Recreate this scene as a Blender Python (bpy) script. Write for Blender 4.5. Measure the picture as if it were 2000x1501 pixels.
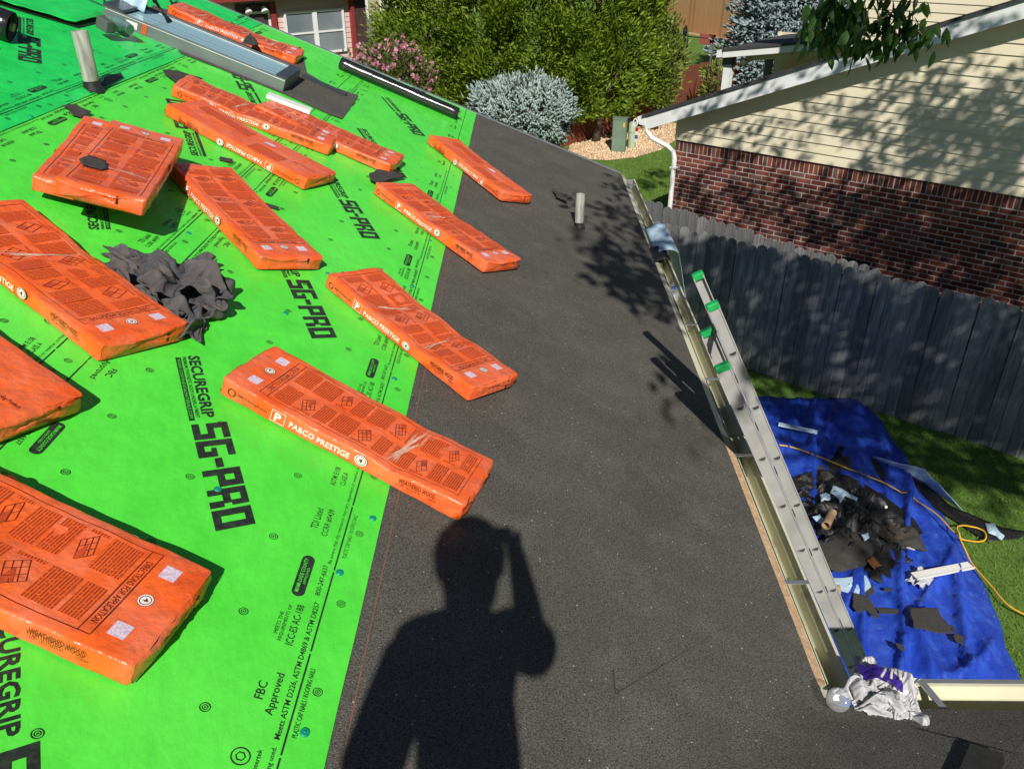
import bpy, bmesh, math, random
import numpy as np
from mathutils import Matrix, Vector, noise
random.seed(7); RNG = np.random.default_rng(7)
R_ = math.radians
scn = bpy.context.scene
for o in list(bpy.data.objects): bpy.data.objects.remove(o)

# ------------------------------------------------------------------ camera, sky, sun, exposure
HC = 5.5                                   # camera height above the lawn
PITCH, YAW, FPX = R_(29.4), R_(0.6), 1618.0
cam_d = bpy.data.cameras.new('camera'); cam = bpy.data.objects.new('camera', cam_d)
scn.collection.objects.link(cam); scn.camera = cam
cam.location = (0, 0, HC); cam.rotation_euler = (math.pi/2 - PITCH, 0, YAW)
cam_d.sensor_width = 36.0; cam_d.lens = FPX/2000*36.0; cam_d.clip_start = 0.02; cam_d.clip_end = 600
SUN_AZ, SUN_EL = R_(-3.75), R_(39.2)       # heading of the light over the ground, height of the sun
LD = Vector((math.sin(SUN_AZ)*math.cos(SUN_EL), math.cos(SUN_AZ)*math.cos(SUN_EL), -math.sin(SUN_EL)))
wd = bpy.data.worlds.new('World'); scn.world = wd; wd.use_nodes = True
nt = wd.node_tree; nt.nodes.clear()
sky = nt.nodes.new('ShaderNodeTexSky'); sky.sky_type = 'NISHITA'; sky.sun_disc = False
sky.sun_elevation = SUN_EL; sky.sun_rotation = math.atan2(-LD.x, -LD.y)
sky.altitude = 1600; sky.air_density = 1.0; sky.dust_density = 0.6
bg = nt.nodes.new('ShaderNodeBackground'); bg.inputs[1].default_value = 0.05
out = nt.nodes.new('ShaderNodeOutputWorld')
nt.links.new(sky.outputs[0], bg.inputs[0]); nt.links.new(bg.outputs[0], out.inputs[0])
sd = bpy.data.lights.new('sun', 'SUN'); sd.energy = 4.7; sd.angle = R_(0.53); sd.color = (1.0, 0.955, 0.88)
so = bpy.data.objects.new('sun', sd); scn.collection.objects.link(so); so.location = (4, -20, 30)
so.rotation_euler = LD.to_track_quat('-Z', 'Y').to_euler()
vs = scn.view_settings; vs.view_transform = 'Standard'; vs.look = 'None'; vs.exposure = 0.12; vs.gamma = 1.0
vs.use_curve_mapping = False
scn.cycles.max_bounces = 6; scn.cycles.transparent_max_bounces = 12
scn.cycles.use_denoising = True
scn.cycles.caustics_reflective = False; scn.cycles.caustics_refractive = False

# ------------------------------------------------------------------ pixel of the photograph -> point of the place
def ray(u, v):
    x, y = (u-1000.0)/FPX, (v-750.5)/FPX
    fw = math.cos(PITCH) - math.sin(PITCH)*y; z = -math.sin(PITCH) - math.cos(PITCH)*y
    return Vector((x*math.cos(YAW) - fw*math.sin(YAW), x*math.sin(YAW) + fw*math.cos(YAW), z))
CAM = Vector((0, 0, HC))
def at_z(u, v, z): d = ray(u, v); return CAM + d*((z-HC)/d.z)
def at_y(u, v, y): d = ray(u, v); return CAM + d*(y/d.y)
TS = 0.405; TH = math.atan(TS); C_, S_ = math.cos(TH), math.sin(TH); HR = 1.85
ROOF = Matrix(((C_, 0, S_, 0), (0, 1, 0, 0), (-S_, 0, C_, HC-HR), (0, 0, 0, 1)))
def RP(r, y, n=0.0): return ROOF @ Vector((r, y, n))
def rf(u, v, n=0.0):                       # pixel -> (r, y) on the roof slope, n above it
    d = ray(u, v); k = -(HR - n/C_)/(d.z + TS*d.x); P = d*k
    return (P.x*C_ - (P.z+HR)*S_ , P.y)
NA = R_(51.5); NU = Vector((math.sin(NA), -math.cos(NA), 0)); NN = Vector((math.cos(NA), math.sin(NA), 0))
NB = Matrix(((NU.x, NN.x, 0, 0), (NU.y, NN.y, 0, 0), (0, 0, 1, 0), (0, 0, 0, 1)))
def nbp(u, v, D): d = ray(u, v); P = CAM + d*(D/d.dot(NN)); return (P.dot(NU), P.z)

# ------------------------------------------------------------------ object helpers
COL = scn.collection
def tag(o, label=None, cat=None, group=None, kind=None):
    if label: o['label'] = label
    if cat: o['category'] = cat
    if group: o['group'] = group
    if kind: o['kind'] = kind
    return o
def link(o, parent=None):
    COL.objects.link(o)
    if parent: o.parent = parent
    return o
def empty(name, mat=None, label=None, cat=None, group=None, kind=None):
    o = bpy.data.objects.new(name, None); o.empty_display_size = .1
    link(o)
    if mat is not None: o.matrix_world = mat
    return tag(o, label, cat, group, kind)
def T(x, y, z): return Matrix.Translation((x, y, z))
def RZ(a): return Matrix.Rotation(a, 4, 'Z')
def RX(a): return Matrix.Rotation(a, 4, 'X')
def RY(a): return Matrix.Rotation(a, 4, 'Y')

class MB:
    def __init__(s): s.v = []; s.f = []; s.mi = []; s.uv = None
    def add(s, vs, fs, m=0):
        b = len(s.v); s.v += [tuple(p) for p in vs]
        for f in fs: s.f.append(tuple(b+i for i in f)); s.mi.append(m)
        return s
    def box(s, x0, y0, z0, x1, y1, z1, m=0, M=None):
        p = [(x0,y0,z0),(x1,y0,z0),(x1,y1,z0),(x0,y1,z0),(x0,y0,z1),(x1,y0,z1),(x1,y1,z1),(x0,y1,z1)]
        if M is not None: p = [M @ Vector(q) for q in p]
        return s.add(p, [(0,3,2,1),(4,5,6,7),(0,1,5,4),(1,2,6,5),(2,3,7,6),(3,0,4,7)], m)
    def quad(s, a, b, c, d, m=0): return s.add([a,b,c,d], [(0,1,2,3)], m)
    def tube(s, pts, rad, n=8, m=0, cap=True, close=False):
        pts = [Vector(p) for p in pts]; k = len(pts); rs = rad if hasattr(rad, '__len__') else [rad]*k
        rings = []; prev = None
        for i, p in enumerate(pts):
            if close: tg = pts[(i+1) % k] - pts[i-1]
            else: tg = pts[min(i+1, k-1)] - pts[max(i-1, 0)]
            tg.normalize()
            if prev is None: a = tg.orthogonal().normalized()
            else: a = (prev - tg*prev.dot(tg)); a = a.normalized() if a.length > 1e-6 else tg.orthogonal().normalized()
            prev = a; b = tg.cross(a)
            rings.append([p + (a*math.cos(2*math.pi*j/n) + b*math.sin(2*math.pi*j/n))*rs[i] for j in range(n)])
        vs = [q for r in rings for q in r]; fs = []
        for i in range(k if close else k-1):
            for j in range(n):
                i2 = (i+1) % k
                fs.append((i*n+j, i*n+(j+1) % n, i2*n+(j+1) % n, i2*n+j))
        if cap and not close: fs += [tuple(range(n))[::-1], tuple((k-1)*n+j for j in range(n))]
        return s.add(vs, fs, m)
    def lathe(s, prof, n=16, m=0, M=None):       # prof: (radius, z)
        vs = []
        for r, z in prof:
            for j in range(n):
                p = Vector((r*math.cos(2*math.pi*j/n), r*math.sin(2*math.pi*j/n), z)); vs.append(M @ p if M is not None else p)
        fs = [(i*n+j, i*n+(j+1) % n, (i+1)*n+(j+1) % n, (i+1)*n+j) for i in range(len(prof)-1) for j in range(n)]
        return s.add(vs, fs, m)
    def sweep(s, prof, path, m=0, closed=True):  # prof: 2-d list, path: list of functions (a,b)->point
        n = len(prof); vs = [fn(a, b) for fn in path for a, b in prof]; fs = []
        for i in range(len(path)-1):
            for j in range(n if closed else n-1): fs.append((i*n+j, i*n+(j+1) % n, (i+1)*n+(j+1) % n, (i+1)*n+j))
        if closed: fs += [tuple(range(n))[::-1], tuple((len(path)-1)*n+j for j in range(n))]
        return s.add(vs, fs, m)
    def grid(s, nx, ny, fn, m=0):
        vs = [fn(i/nx, j/ny) for j in range(ny+1) for i in range(nx+1)]
        fs = [(j*(nx+1)+i, j*(nx+1)+i+1, (j+1)*(nx+1)+i+1, (j+1)*(nx+1)+i) for j in range(ny) for i in range(nx)]
        return s.add(vs, fs, m)
    def build(s, name, mats, parent=None, smooth=False, mat=None, fix=False):
        me = bpy.data.meshes.new(name); me.from_pydata(s.v, [], s.f)
        mats = mats if isinstance(mats, (list, tuple)) else [mats]
        for q in mats: me.materials.append(q)
        if len(mats) > 1: me.polygons.foreach_set('material_index', s.mi)
        if smooth: me.polygons.foreach_set('use_smooth', [True]*len(me.polygons))
        if fix:
            b = bmesh.new(); b.from_mesh(me); bmesh.ops.recalc_face_normals(b, faces=b.faces); b.to_mesh(me); b.free()
        me.update()
        o = bpy.data.objects.new(name, me); link(o, parent)
        if mat is not None: o.matrix_world = mat
        return o
def obj_from(name, me, parent=None): o = bpy.data.objects.new(name, me); return link(o, parent)
def smooth_by_angle(o, deg=40):
    me = o.data; me.polygons.foreach_set('use_smooth', [True]*len(me.polygons))
    b = bmesh.new(); b.from_mesh(me)
    for e in b.edges:
        if len(e.link_faces) == 2 and e.calc_face_angle(0) > R_(deg): e.smooth = False
    b.to_mesh(me); b.free(); return o
def bevel(o, w=.004, seg=2):
    md = o.modifiers.new('edge', 'BEVEL'); md.width = w; md.segments = seg; md.limit_method = 'ANGLE'; return o
def solid(o, th=.004):
    md = o.modifiers.new('thick', 'SOLIDIFY'); md.thickness = th; md.offset = 0; return o

def nz(x, y, z=0.0, sc=1.0): return noise.noise(Vector((x*sc, y*sc, z*sc)))
def ridge(x, y, z=0.0): return 1 - abs(noise.noise(Vector((x, y, z))))*2

# ------------------------------------------------------------------ materials
def mat(name, c1, c2=None, sc=8.0, rough=.7, bump=0.0, bsc=60.0, metal=0.0, spec=.5, stretch=(1,1,1), detail=4, c3=None, sc3=2.0, lo=.35, hi=.65,
        island=0.0, trans=0.0, coat=0.0, lo3=.5, hi3=.7, sss=0.0, alpha=1.0):
    m = bpy.data.materials.new(name); m.use_nodes = True; n = m.node_tree.nodes; L = m.node_tree.links
    b = n['Principled BSDF']; b.inputs['Roughness'].default_value = rough; b.inputs['Metallic'].default_value = metal
    b.inputs['Specular IOR Level'].default_value = spec; b.inputs['Coat Weight'].default_value = coat
    b.inputs['Transmission Weight'].default_value = trans
    b.inputs['Alpha'].default_value = alpha
    c = lambda q: (q[0], q[1], q[2], 1)
    b.inputs['Base Color'].default_value = c(c1)
    tc = n.new('ShaderNodeTexCoord'); mp = n.new('ShaderNodeMapping'); mp.inputs['Scale'].default_value = stretch
    L.new(tc.outputs['Object'], mp.inputs[0])
    col = None
    if c2 is not None:
        t = n.new('ShaderNodeTexNoise'); t.inputs['Scale'].default_value = sc; t.inputs['Detail'].default_value = detail
        L.new(mp.outputs[0], t.inputs['Vector'])
        r = n.new('ShaderNodeValToRGB'); r.color_ramp.elements[0].position = lo; r.color_ramp.elements[1].position = hi
        r.color_ramp.elements[0].color = c(c1); r.color_ramp.elements[1].color = c(c2)
        L.new(t.outputs[0], r.inputs[0]); col = r.outputs[0]
    if c3 is not None:
        t = n.new('ShaderNodeTexNoise'); t.inputs['Scale'].default_value = sc3; t.inputs['Detail'].default_value = 5
        L.new(mp.outputs[0], t.inputs['Vector'])
        r = n.new('ShaderNodeMapRange'); r.inputs[1].default_value = lo3; r.inputs[2].default_value = hi3
        L.new(t.outputs[0], r.inputs[0])
        mx = n.new('ShaderNodeMix'); mx.data_type = 'RGBA'; L.new(r.outputs[0], mx.inputs[0])
        if col is not None: L.new(col, mx.inputs[6])
        else: mx.inputs[6].default_value = c(c1)
        mx.inputs[7].default_value = c(c3); col = mx.outputs[2]
    if island:
        g = n.new('ShaderNodeNewGeometry'); h = n.new('ShaderNodeHueSaturation')
        mr = n.new('ShaderNodeMapRange'); mr.inputs[3].default_value = 1-island; mr.inputs[4].default_value = 1+island
        L.new(g.outputs['Random Per Island'], mr.inputs[0]); L.new(mr.outputs[0], h.inputs['Value'])
        if col is not None: L.new(col, h.inputs['Color'])
        else: h.inputs['Color'].default_value = c(c1)
        col = h.outputs[0]
    if col is not None: L.new(col, b.inputs['Base Color'])
    if bump:
        t = n.new('ShaderNodeTexNoise'); t.inputs['Scale'].default_value = bsc; t.inputs['Detail'].default_value = 5
        L.new(mp.outputs[0], t.inputs['Vector'])
        bp = n.new('ShaderNodeBump'); bp.inputs['Strength'].default_value = min(1.0, bump); bp.inputs['Distance'].default_value = .02*max(1, bump)
        L.new(t.outputs[0], bp.inputs['Height']); L.new(bp.outputs[0], b.inputs['Normal'])
    return m
def leafmat(name, c1, c2, sc=1.5, rough=.55, tl=.35, island=.3, spec=.4):
    m = mat(name, c1, c2, sc=sc, rough=rough, island=island, spec=spec)
    n = m.node_tree.nodes; L = m.node_tree.links; b = n['Principled BSDF']; o = n['Material Output']
    tr = n.new('ShaderNodeBsdfTranslucent'); mx = n.new('ShaderNodeMixShader'); mx.inputs[0].default_value = tl
    src = b.inputs['Base Color'].links[0].from_socket
    L.new(src, tr.inputs[0]); L.new(b.outputs[0], mx.inputs[1]); L.new(tr.outputs[0], mx.inputs[2]); L.new(mx.outputs[0], o.inputs[0])
    return m

# lettering: outlines of the built-in typeface as flat 2-d meshes
_tx = {}
def text2d(s, bold=0.0, shear=0.0):
    k = (s, bold, shear)
    if k not in _tx:
        cu = bpy.data.curves.new('lettering', 'FONT'); cu.body = s; cu.resolution_u = 2; cu.offset = bold; cu.shear = shear; cu.size = 1.0
        ob = bpy.data.objects.new('lettering', cu); COL.objects.link(ob)
        bpy.context.view_layer.update()
        me = ob.evaluated_get(bpy.context.evaluated_depsgraph_get()).to_mesh()
        v = [(p.co.x, p.co.y) for p in me.vertices]; f = [tuple(p.vertices) for p in me.polygons]
        ob.evaluated_get(bpy.context.evaluated_depsgraph_get()).to_mesh_clear()
        bpy.data.objects.remove(ob); bpy.data.curves.remove(cu)
        if not v: v = [(0,0)]
        xs = [p[0] for p in v]; ys = [p[1] for p in v]
        x0, w = min(xs), max(xs)-min(xs) or 1
        y0, hh = min(ys), max(ys)-min(ys) or 1
        _tx[k] = ([((p[0]-x0)/w, (p[1]-y0)/hh) for p in v], f, w/hh)
    return _tx[k]
def put_text(mb, s, O, U, V, fn, m=0, bold=0.0, shear=0.0):
    """lettering in the parallelogram O, O+U (reading direction), O+V (letter tops); fn maps 2-d to 3-d"""
    v, f, _ = text2d(s, bold, shear)
    mb.add([fn(O[0]+a*U[0]+b*V[0], O[1]+a*U[1]+b*V[1]) for a, b in v], f, m)
BLOCK = {'S': [(0,.8,1,1),(0,.58,.34,.8),(0,.4,1,.58),(.66,.2,1,.4),(0,0,1,.2)], 'G': [(0,.8,1,1),(0,.2,.34,.8),(0,0,1,.2),(.66,.2,1,.52),(.46,.38,.66,.52)],
 '-': [(0,.4,1,.6)], 'P': [(0,0,.34,1),(.34,.8,1,1),(.66,.55,1,.8),(.34,.36,1,.55)], 'R': [(0,0,.32,1),(.32,.82,.94,1),(.66,.56,.94,.82),(.32,.36,.80,.56),(.64,0,.98,.36)],
 'O': [(0,0,.34,1),(.66,0,1,1),(.34,.8,.66,1),(.34,0,.66,.2)]}
def put_block(mb, s, O, U, V, fn, m=0):
    ws = [.55 if ch == '-' else 1.0 for ch in s]; tot = sum(ws) + .10*(len(s)-1); x = 0
    for ch, w in zip(s, ws):
        for a0, b0, a1, b1 in BLOCK[ch]:
            q = [(a0,b0),(a1,b0),(a1,b1),(a0,b1)]
            mb.add([fn(O[0]+(x+a*w)/tot*U[0]+b*V[0], O[1]+(x+a*w)/tot*U[1]+b*V[1]) for a, b in q], [(0,1,2,3)], m)
        x += w + .10
def put_ring(mb, c, r0, r1, fn, m=0, n=20):
    vs = []
    for i in range(n):
        a = 2*math.pi*i/n
        vs += [fn(c[0]+r0*math.cos(a), c[1]+r0*math.sin(a)), fn(c[0]+r1*math.cos(a), c[1]+r1*math.sin(a))]
    mb.add(vs, [(2*i, 2*i+1, (2*i+3) % (2*n), (2*i+2) % (2*n)) for i in range(n)], m)
def put_disc(mb, c, r, fn, m=0, n=20):
    mb.add([fn(c[0]+r*math.cos(2*math.pi*i/n), c[1]+r*math.sin(2*math.pi*i/n)) for i in range(n)], [tuple(range(n))], m)
def put_rect(mb, O, U, V, fn, m=0):
    mb.add([fn(O[0],O[1]), fn(O[0]+U[0],O[1]+U[1]), fn(O[0]+U[0]+V[0],O[1]+U[1]+V[1]), fn(O[0]+V[0],O[1]+V[1])], [(0,1,2,3)], m)

# many small cards (leaves, sprays, blades) in one mesh, built with numpy
def cards(name, P, D, ln, wd, material, parent=None, up=None, shape='diamond', bend=0.0):
    P = np.asarray(P, float); D = np.asarray(D, float); n = len(P)
    D /= np.linalg.norm(D, axis=1, keepdims=True)+1e-9
    rnd = RNG.normal(size=(n, 3)); side = np.cross(D, rnd if up is None else up); side /= np.linalg.norm(side, axis=1, keepdims=True)+1e-9
    nor = np.cross(side, D)
    ln = np.broadcast_to(ln, (n,))[:, None]; wd = np.broadcast_to(wd, (n,))[:, None]
    if shape == 'diamond':
        V = np.stack([P, P+D*ln*.5+side*wd*.5+nor*bend*ln, P+D*ln, P+D*ln*.5-side*wd*.5+nor*bend*ln], 1); F = np.array([[0,1,2,3]])
    elif shape == 'blade':
        V = np.stack([P-side*wd*.5, P+side*wd*.5, P+D*ln], 1); F = np.array([[0,1,2]])
    elif shape == 'leaf':
        V = np.stack([P, P+D*ln*.28+side*wd*.42+nor*bend*ln, P+D*ln*.62+side*wd*.40+nor*bend*ln, P+D*ln, P+D*ln*.62-side*wd*.40+nor*bend*ln, P+D*ln*.28-side*wd*.42+nor*bend*ln, P+D*ln*.45], 1)
        F = np.array([[0,1,6],[1,2,6],[2,3,6],[3,4,6],[4,5,6],[5,0,6]])
    elif shape == 'spike':                  # three-sided stubby twig
        s2 = nor
        a = [side*math.cos(q)+s2*math.sin(q) for q in (0, 2.094, 4.189)]
        V = np.stack([P+a[0]*wd*.3, P+a[1]*wd*.3, P+a[2]*wd*.3, P+D*ln*.45+a[0]*wd*.5, P+D*ln*.45+a[1]*wd*.5, P+D*ln*.45+a[2]*wd*.5, P+D*ln], 1)
        F = np.array([[0,1,4],[0,4,3],[1,2,5],[1,5,4],[2,0,3],[2,3,5],[3,4,6],[4,5,6],[5,3,6]])
    k = V.shape[1]; V = V.reshape(-1, 3); m = F.shape[1]
    Fa = (F[None] + (np.arange(n)*k)[:, None, None]).reshape(-1, m)
    me = bpy.data.meshes.new(name); me.vertices.add(len(V)); me.vertices.foreach_set('co', V.astype(np.float32).ravel())
    me.loops.add(Fa.size); me.loops.foreach_set('vertex_index', Fa.astype(np.int32).ravel())
    me.polygons.add(len(Fa)); me.polygons.foreach_set('loop_start', np.arange(0, Fa.size, m, dtype=np.int32))
    me.update(calc_edges=True); me.materials.append(material)
    o = bpy.data.objects.new(name, me); return link(o, parent)

# ------------------------------------------------------------------ cloth that has been dropped in a heap (settled before anything else is built)
def drop_cloth(seed, LX, LY, nx, ny, gx, gy, amp, bend, frames=36, lift=.10, selfd=.006):
    mb = MB()
    def shape(a, b):
        x, y = (a-.5)*LX*gx, (b-.5)*LY*gy
        z = lift + amp*math.sin(a*13+seed+2.2*nz(a*3, b*3, seed)) + amp*.9*math.sin(b*11+1.3*seed+2.2*nz(a*3, b*3, seed+5)) + amp*nz(a*4, b*4, seed+2)
        return (x + .5*amp*math.cos(b*12+a*5+seed), y + .5*amp*math.cos(a*11+b*7+seed), z)
    mb.grid(nx, ny, shape); zmin = min(v[2] for v in mb.v); mb.v = [(v[0], v[1], v[2]-zmin+.012) for v in mb.v]
    tmp = bpy.data.materials.new('tmp'); o = mb.build('cloth', tmp, None, smooth=True)
    fm = MB(); fm.box(-1.5, -1.5, -.3, 1.5, 1.5, 0); fl = fm.build('collider', tmp); fl.modifiers.new('c', 'COLLISION'); fl.collision.thickness_outer = .004; fl.collision.cloth_friction = 40
    md = o.modifiers.new('cloth', 'CLOTH'); st = md.settings; st.quality = 3; st.mass = .15; st.tension_stiffness = 12; st.compression_stiffness = 12; st.shear_stiffness = 5; st.bending_stiffness = bend; st.air_damping = 1
    cs = md.collision_settings; cs.use_self_collision = True; cs.self_distance_min = selfd; cs.distance_min = .005; cs.collision_quality = 2
    scn.frame_start = 1; scn.frame_end = frames; md.point_cache.frame_end = frames
    for f in range(1, frames+1): scn.frame_set(f)
    me = bpy.data.meshes.new_from_object(o.evaluated_get(bpy.context.evaluated_depsgraph_get()))
    bpy.data.objects.remove(o); bpy.data.objects.remove(fl); scn.frame_set(1); me.materials.clear(); bpy.data.materials.remove(tmp)
    co = np.empty(len(me.vertices)*3, np.float32); me.vertices.foreach_get('co', co); co = co.reshape(-1, 3)
    co[:, :2] -= (co[:, :2].max(0)+co[:, :2].min(0))/2; co[:, 2] -= co[:, 2].min(); me.vertices.foreach_set('co', co.ravel())
    me.polygons.foreach_set('use_smooth', [True]*len(me.polygons)); me.update()
    return me, co.max(0), co.min(0)
CLOTH_J = drop_cloth(1.0, .95, .80, 62, 52, .62, .66, .045, .6, frames=28)
CLOTH_B = drop_cloth(4.0, .60, .55, 46, 42, .62, .62, .034, 2.0, frames=18)
def cloth_obj(name, src, m, parent=None, th=.002, sub=0):
    me = src[0].copy(); me.materials.clear(); me.materials.append(m); o = obj_from(name, me, parent); solid(o, th)
    if sub: md = o.modifiers.new('s', 'SUBSURF'); md.levels = md.render_levels = sub
    return o
# ------------------------------------------------------------------ materials of the place
M = {}
M['green'] = mat('green_underlayment', (.080,.72,.048), (.10,.80,.060), sc=7, rough=.38, bump=.55, bsc=13, stretch=(1,.5,1), c3=(.13,.84,.08), sc3=1.3, spec=.4)
M['green_cool'] = mat('green_underlayment_cool', (.012,.60,.09), (.02,.70,.11), sc=7, rough=.38, bump=.7, bsc=14, stretch=(1,.55,1), spec=.35)
M['ink'] = mat('print_black', (.012,.018,.014), (.03,.045,.03), sc=60, rough=.6)
M['inkgreen'] = mat('print_dark_green', (.008,.06,.012), rough=.6)
M['teal'] = mat('teal_cap', (.004,.28,.17), rough=.4)
M['osb'] = mat('osb_edge', (.58,.37,.22), (.44,.27,.15), sc=30, rough=.85, c3=(.66,.5,.3), sc3=70)
M['drip'] = mat('drip_metal', (.34,.36,.38), (.26,.28,.3), sc=9, rough=.45, metal=.6)
M['cream'] = mat('gutter_cream', (.64,.62,.44), (.56,.54,.39), sc=5, rough=.45, c3=(.25,.24,.17), sc3=9, lo3=.6, hi3=.8)
M['galv'] = mat('galvanised', (.55,.56,.57), (.45,.46,.47), sc=14, rough=.38, metal=.75)
M['alu'] = mat('aluminium', (.50,.49,.475), (.40,.39,.38), sc=7, rough=.45, metal=.25, c3=(.40,.36,.32), sc3=18, lo3=.6, hi3=.8, bump=.06, bsc=40)
M['ladgreen'] = mat('ladder_green', (.01,.42,.10), (.006,.3,.07), sc=30, rough=.5)
M['white'] = mat('white_paint', (.80,.80,.79), (.74,.74,.73), sc=5, rough=.55)
M['offwhite'] = mat('white_board', (.78,.77,.72), rough=.5)
M['black'] = mat('black_rubber', (.012,.012,.013), rough=.5)
M['pvc'] = mat('vent_pvc', (.44,.44,.39), (.30,.30,.27), sc=6, rough=.6, stretch=(6,6,1), c3=(.16,.15,.13), sc3=5)
M['siding'] = mat('cream_siding', (.74,.67,.49), (.69,.62,.45), sc=3, rough=.6, bump=.08, bsc=90, stretch=(.2,.2,1))
M['mortar'] = mat('mortar', (.50,.45,.40), (.42,.37,.33), sc=20, rough=.95, bump=.3, bsc=120)
M['shingle'] = mat('dark_shingle', (.035,.036,.04), (.06,.06,.062), sc=40, rough=.95, bump=.4, bsc=90)
M['wood_grey'] = mat('weathered_wood', (.21,.213,.22), (.12,.123,.128), sc=5, rough=.9, bump=.35, bsc=40, stretch=(9,9,.6), c3=(.33,.32,.30), sc3=3, detail=6)
M['wood_grey2'] = mat('weathered_wood_pale', (.27,.268,.265), (.17,.17,.17), sc=5, rough=.9, bump=.35, bsc=40, stretch=(9,9,.6), c3=(.27,.26,.24), sc3=3, detail=6)
M['wood_grey3'] = mat('weathered_wood_dark', (.15,.153,.158), (.085,.087,.09), sc=5, rough=.9, bump=.35, bsc=40, stretch=(9,9,.6), c3=(.17,.168,.16), sc3=3, detail=6)
M['wood_red'] = mat('red_stained_wood', (.21,.055,.028), (.14,.035,.018), sc=4, rough=.8, stretch=(8,8,.5))
M['wood_new2'] = mat('cedar_wood_dark', (.40,.20,.085), (.33,.16,.07), sc=4, rough=.85, stretch=(8,8,.5))
M['wood_new'] = mat('cedar_wood', (.50,.26,.11), (.42,.21,.09), sc=4, rough=.85, stretch=(8,8,.5), c3=(.50,.40,.29), sc3=1.0, lo3=.5, hi3=.68)
M['lawn'] = mat('lawn', (.10,.20,.022), (.15,.26,.035), sc=2.5, rough=.9, bump=.9, bsc=120, c3=(.07,.15,.018), sc3=26, lo3=.45, hi3=.7)
M['grass'] = leafmat('grass_blade', (.13,.25,.025), (.22,.33,.06), sc=3, island=.35)
M['blueboard'] = mat('film_blue', (.50,.66,.78), (.44,.6,.73), sc=14, rough=.35, bump=.1, bsc=20)
M['membrane'] = mat('membrane_black', (.012,.012,.013), (.022,.021,.021), sc=20, rough=.5, bump=.2, bsc=30)
M['feltscrap'] = mat('felt_or_shade_scrap', (.040,.037,.034), (.056,.051,.047), sc=40, rough=.95, bump=.25, bsc=150)
M['purple'] = mat('purple_wrap', (.05,.02,.30), (.015,.008,.06), sc=18, rough=.3)
M['bag'] = leafmat('white_bag', (.62,.62,.64), (.70,.70,.71), sc=12, rough=.3, island=0, tl=.3)
M['clear'] = mat('clear_plastic', (.85,.88,.90), rough=.08, spec=.8, alpha=.20)
M['label'] = mat('bottle_label', (.03,.12,.62), (.5,.6,.85), sc=50, rough=.4)
M['cord'] = mat('yellow_cord', (.78,.42,.03), rough=.5)
M['card'] = mat('cardboard', (.42,.28,.16), (.36,.23,.12), sc=12, rough=.9)
def felt_mat(name='roof_felt'):
    m = mat(name, (.094,.089,.077), (.116,.109,.095), sc=2.2, rough=.9, bump=.5, bsc=330, c3=(.130,.122,.106), sc3=5, detail=5, spec=.25)
    n = m.node_tree.nodes; L = m.node_tree.links; b = n['Principled BSDF']; src = b.inputs['Base Color'].links[0].from_socket
    tc = n.new('ShaderNodeTexCoord')
    g = n.new('ShaderNodeTexNoise'); g.inputs['Scale'].default_value = 200; g.inputs['Detail'].default_value = 3
    L.new(tc.outputs['Object'], g.inputs['Vector'])
    mr = n.new('ShaderNodeMapRange'); mr.inputs[1].default_value = .3; mr.inputs[2].default_value = .7; mr.inputs[3].default_value = .35; mr.inputs[4].default_value = 1.65
    L.new(g.outputs[0], mr.inputs[0])
    mm = n.new('ShaderNodeMix'); mm.data_type = 'RGBA'; mm.blend_type = 'MULTIPLY'; mm.inputs[0].default_value = 1
    L.new(src, mm.inputs[6]); L.new(mr.outputs[0], mm.inputs[7])
    v = n.new('ShaderNodeTexVoronoi'); v.inputs['Scale'].default_value = 42; v.inputs['Randomness'].default_value = 1
    L.new(tc.outputs['Object'], v.inputs['Vector'])
    lt = n.new('ShaderNodeMath'); lt.operation = 'LESS_THAN'; lt.inputs[1].default_value = .11; L.new(v.outputs['Distance'], lt.inputs[0])
    w = n.new('ShaderNodeSeparateColor'); L.new(v.outputs['Color'], w.inputs[0])
    g2 = n.new('ShaderNodeMath'); g2.operation = 'GREATER_THAN'; g2.inputs[1].default_value = .82; L.new(w.outputs[0], g2.inputs[0])
    mu = n.new('ShaderNodeMath'); mu.operation = 'MULTIPLY'; L.new(lt.outputs[0], mu.inputs[0]); L.new(g2.outputs[0], mu.inputs[1])
    mx = n.new('ShaderNodeMix'); mx.data_type = 'RGBA'; L.new(mu.outputs[0], mx.inputs[0]); L.new(mm.outputs[2], mx.inputs[6]); mx.inputs[7].default_value = (.55,.53,.47,1)
    L.new(mx.outputs[2], b.inputs['Base Color']); return m
M['felt'] = felt_mat()

# ------------------------------------------------------------------ ground
def gz(x, y): return 0.0
mb = MB(); mb.grid(40, 60, lambda a, b: (-120+240*a, -60+260*b, 0.0))
lawn = mb.build('lawn', M['lawn']); tag(lawn, 'short green lawn around the houses', None, None, 'structure')

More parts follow.
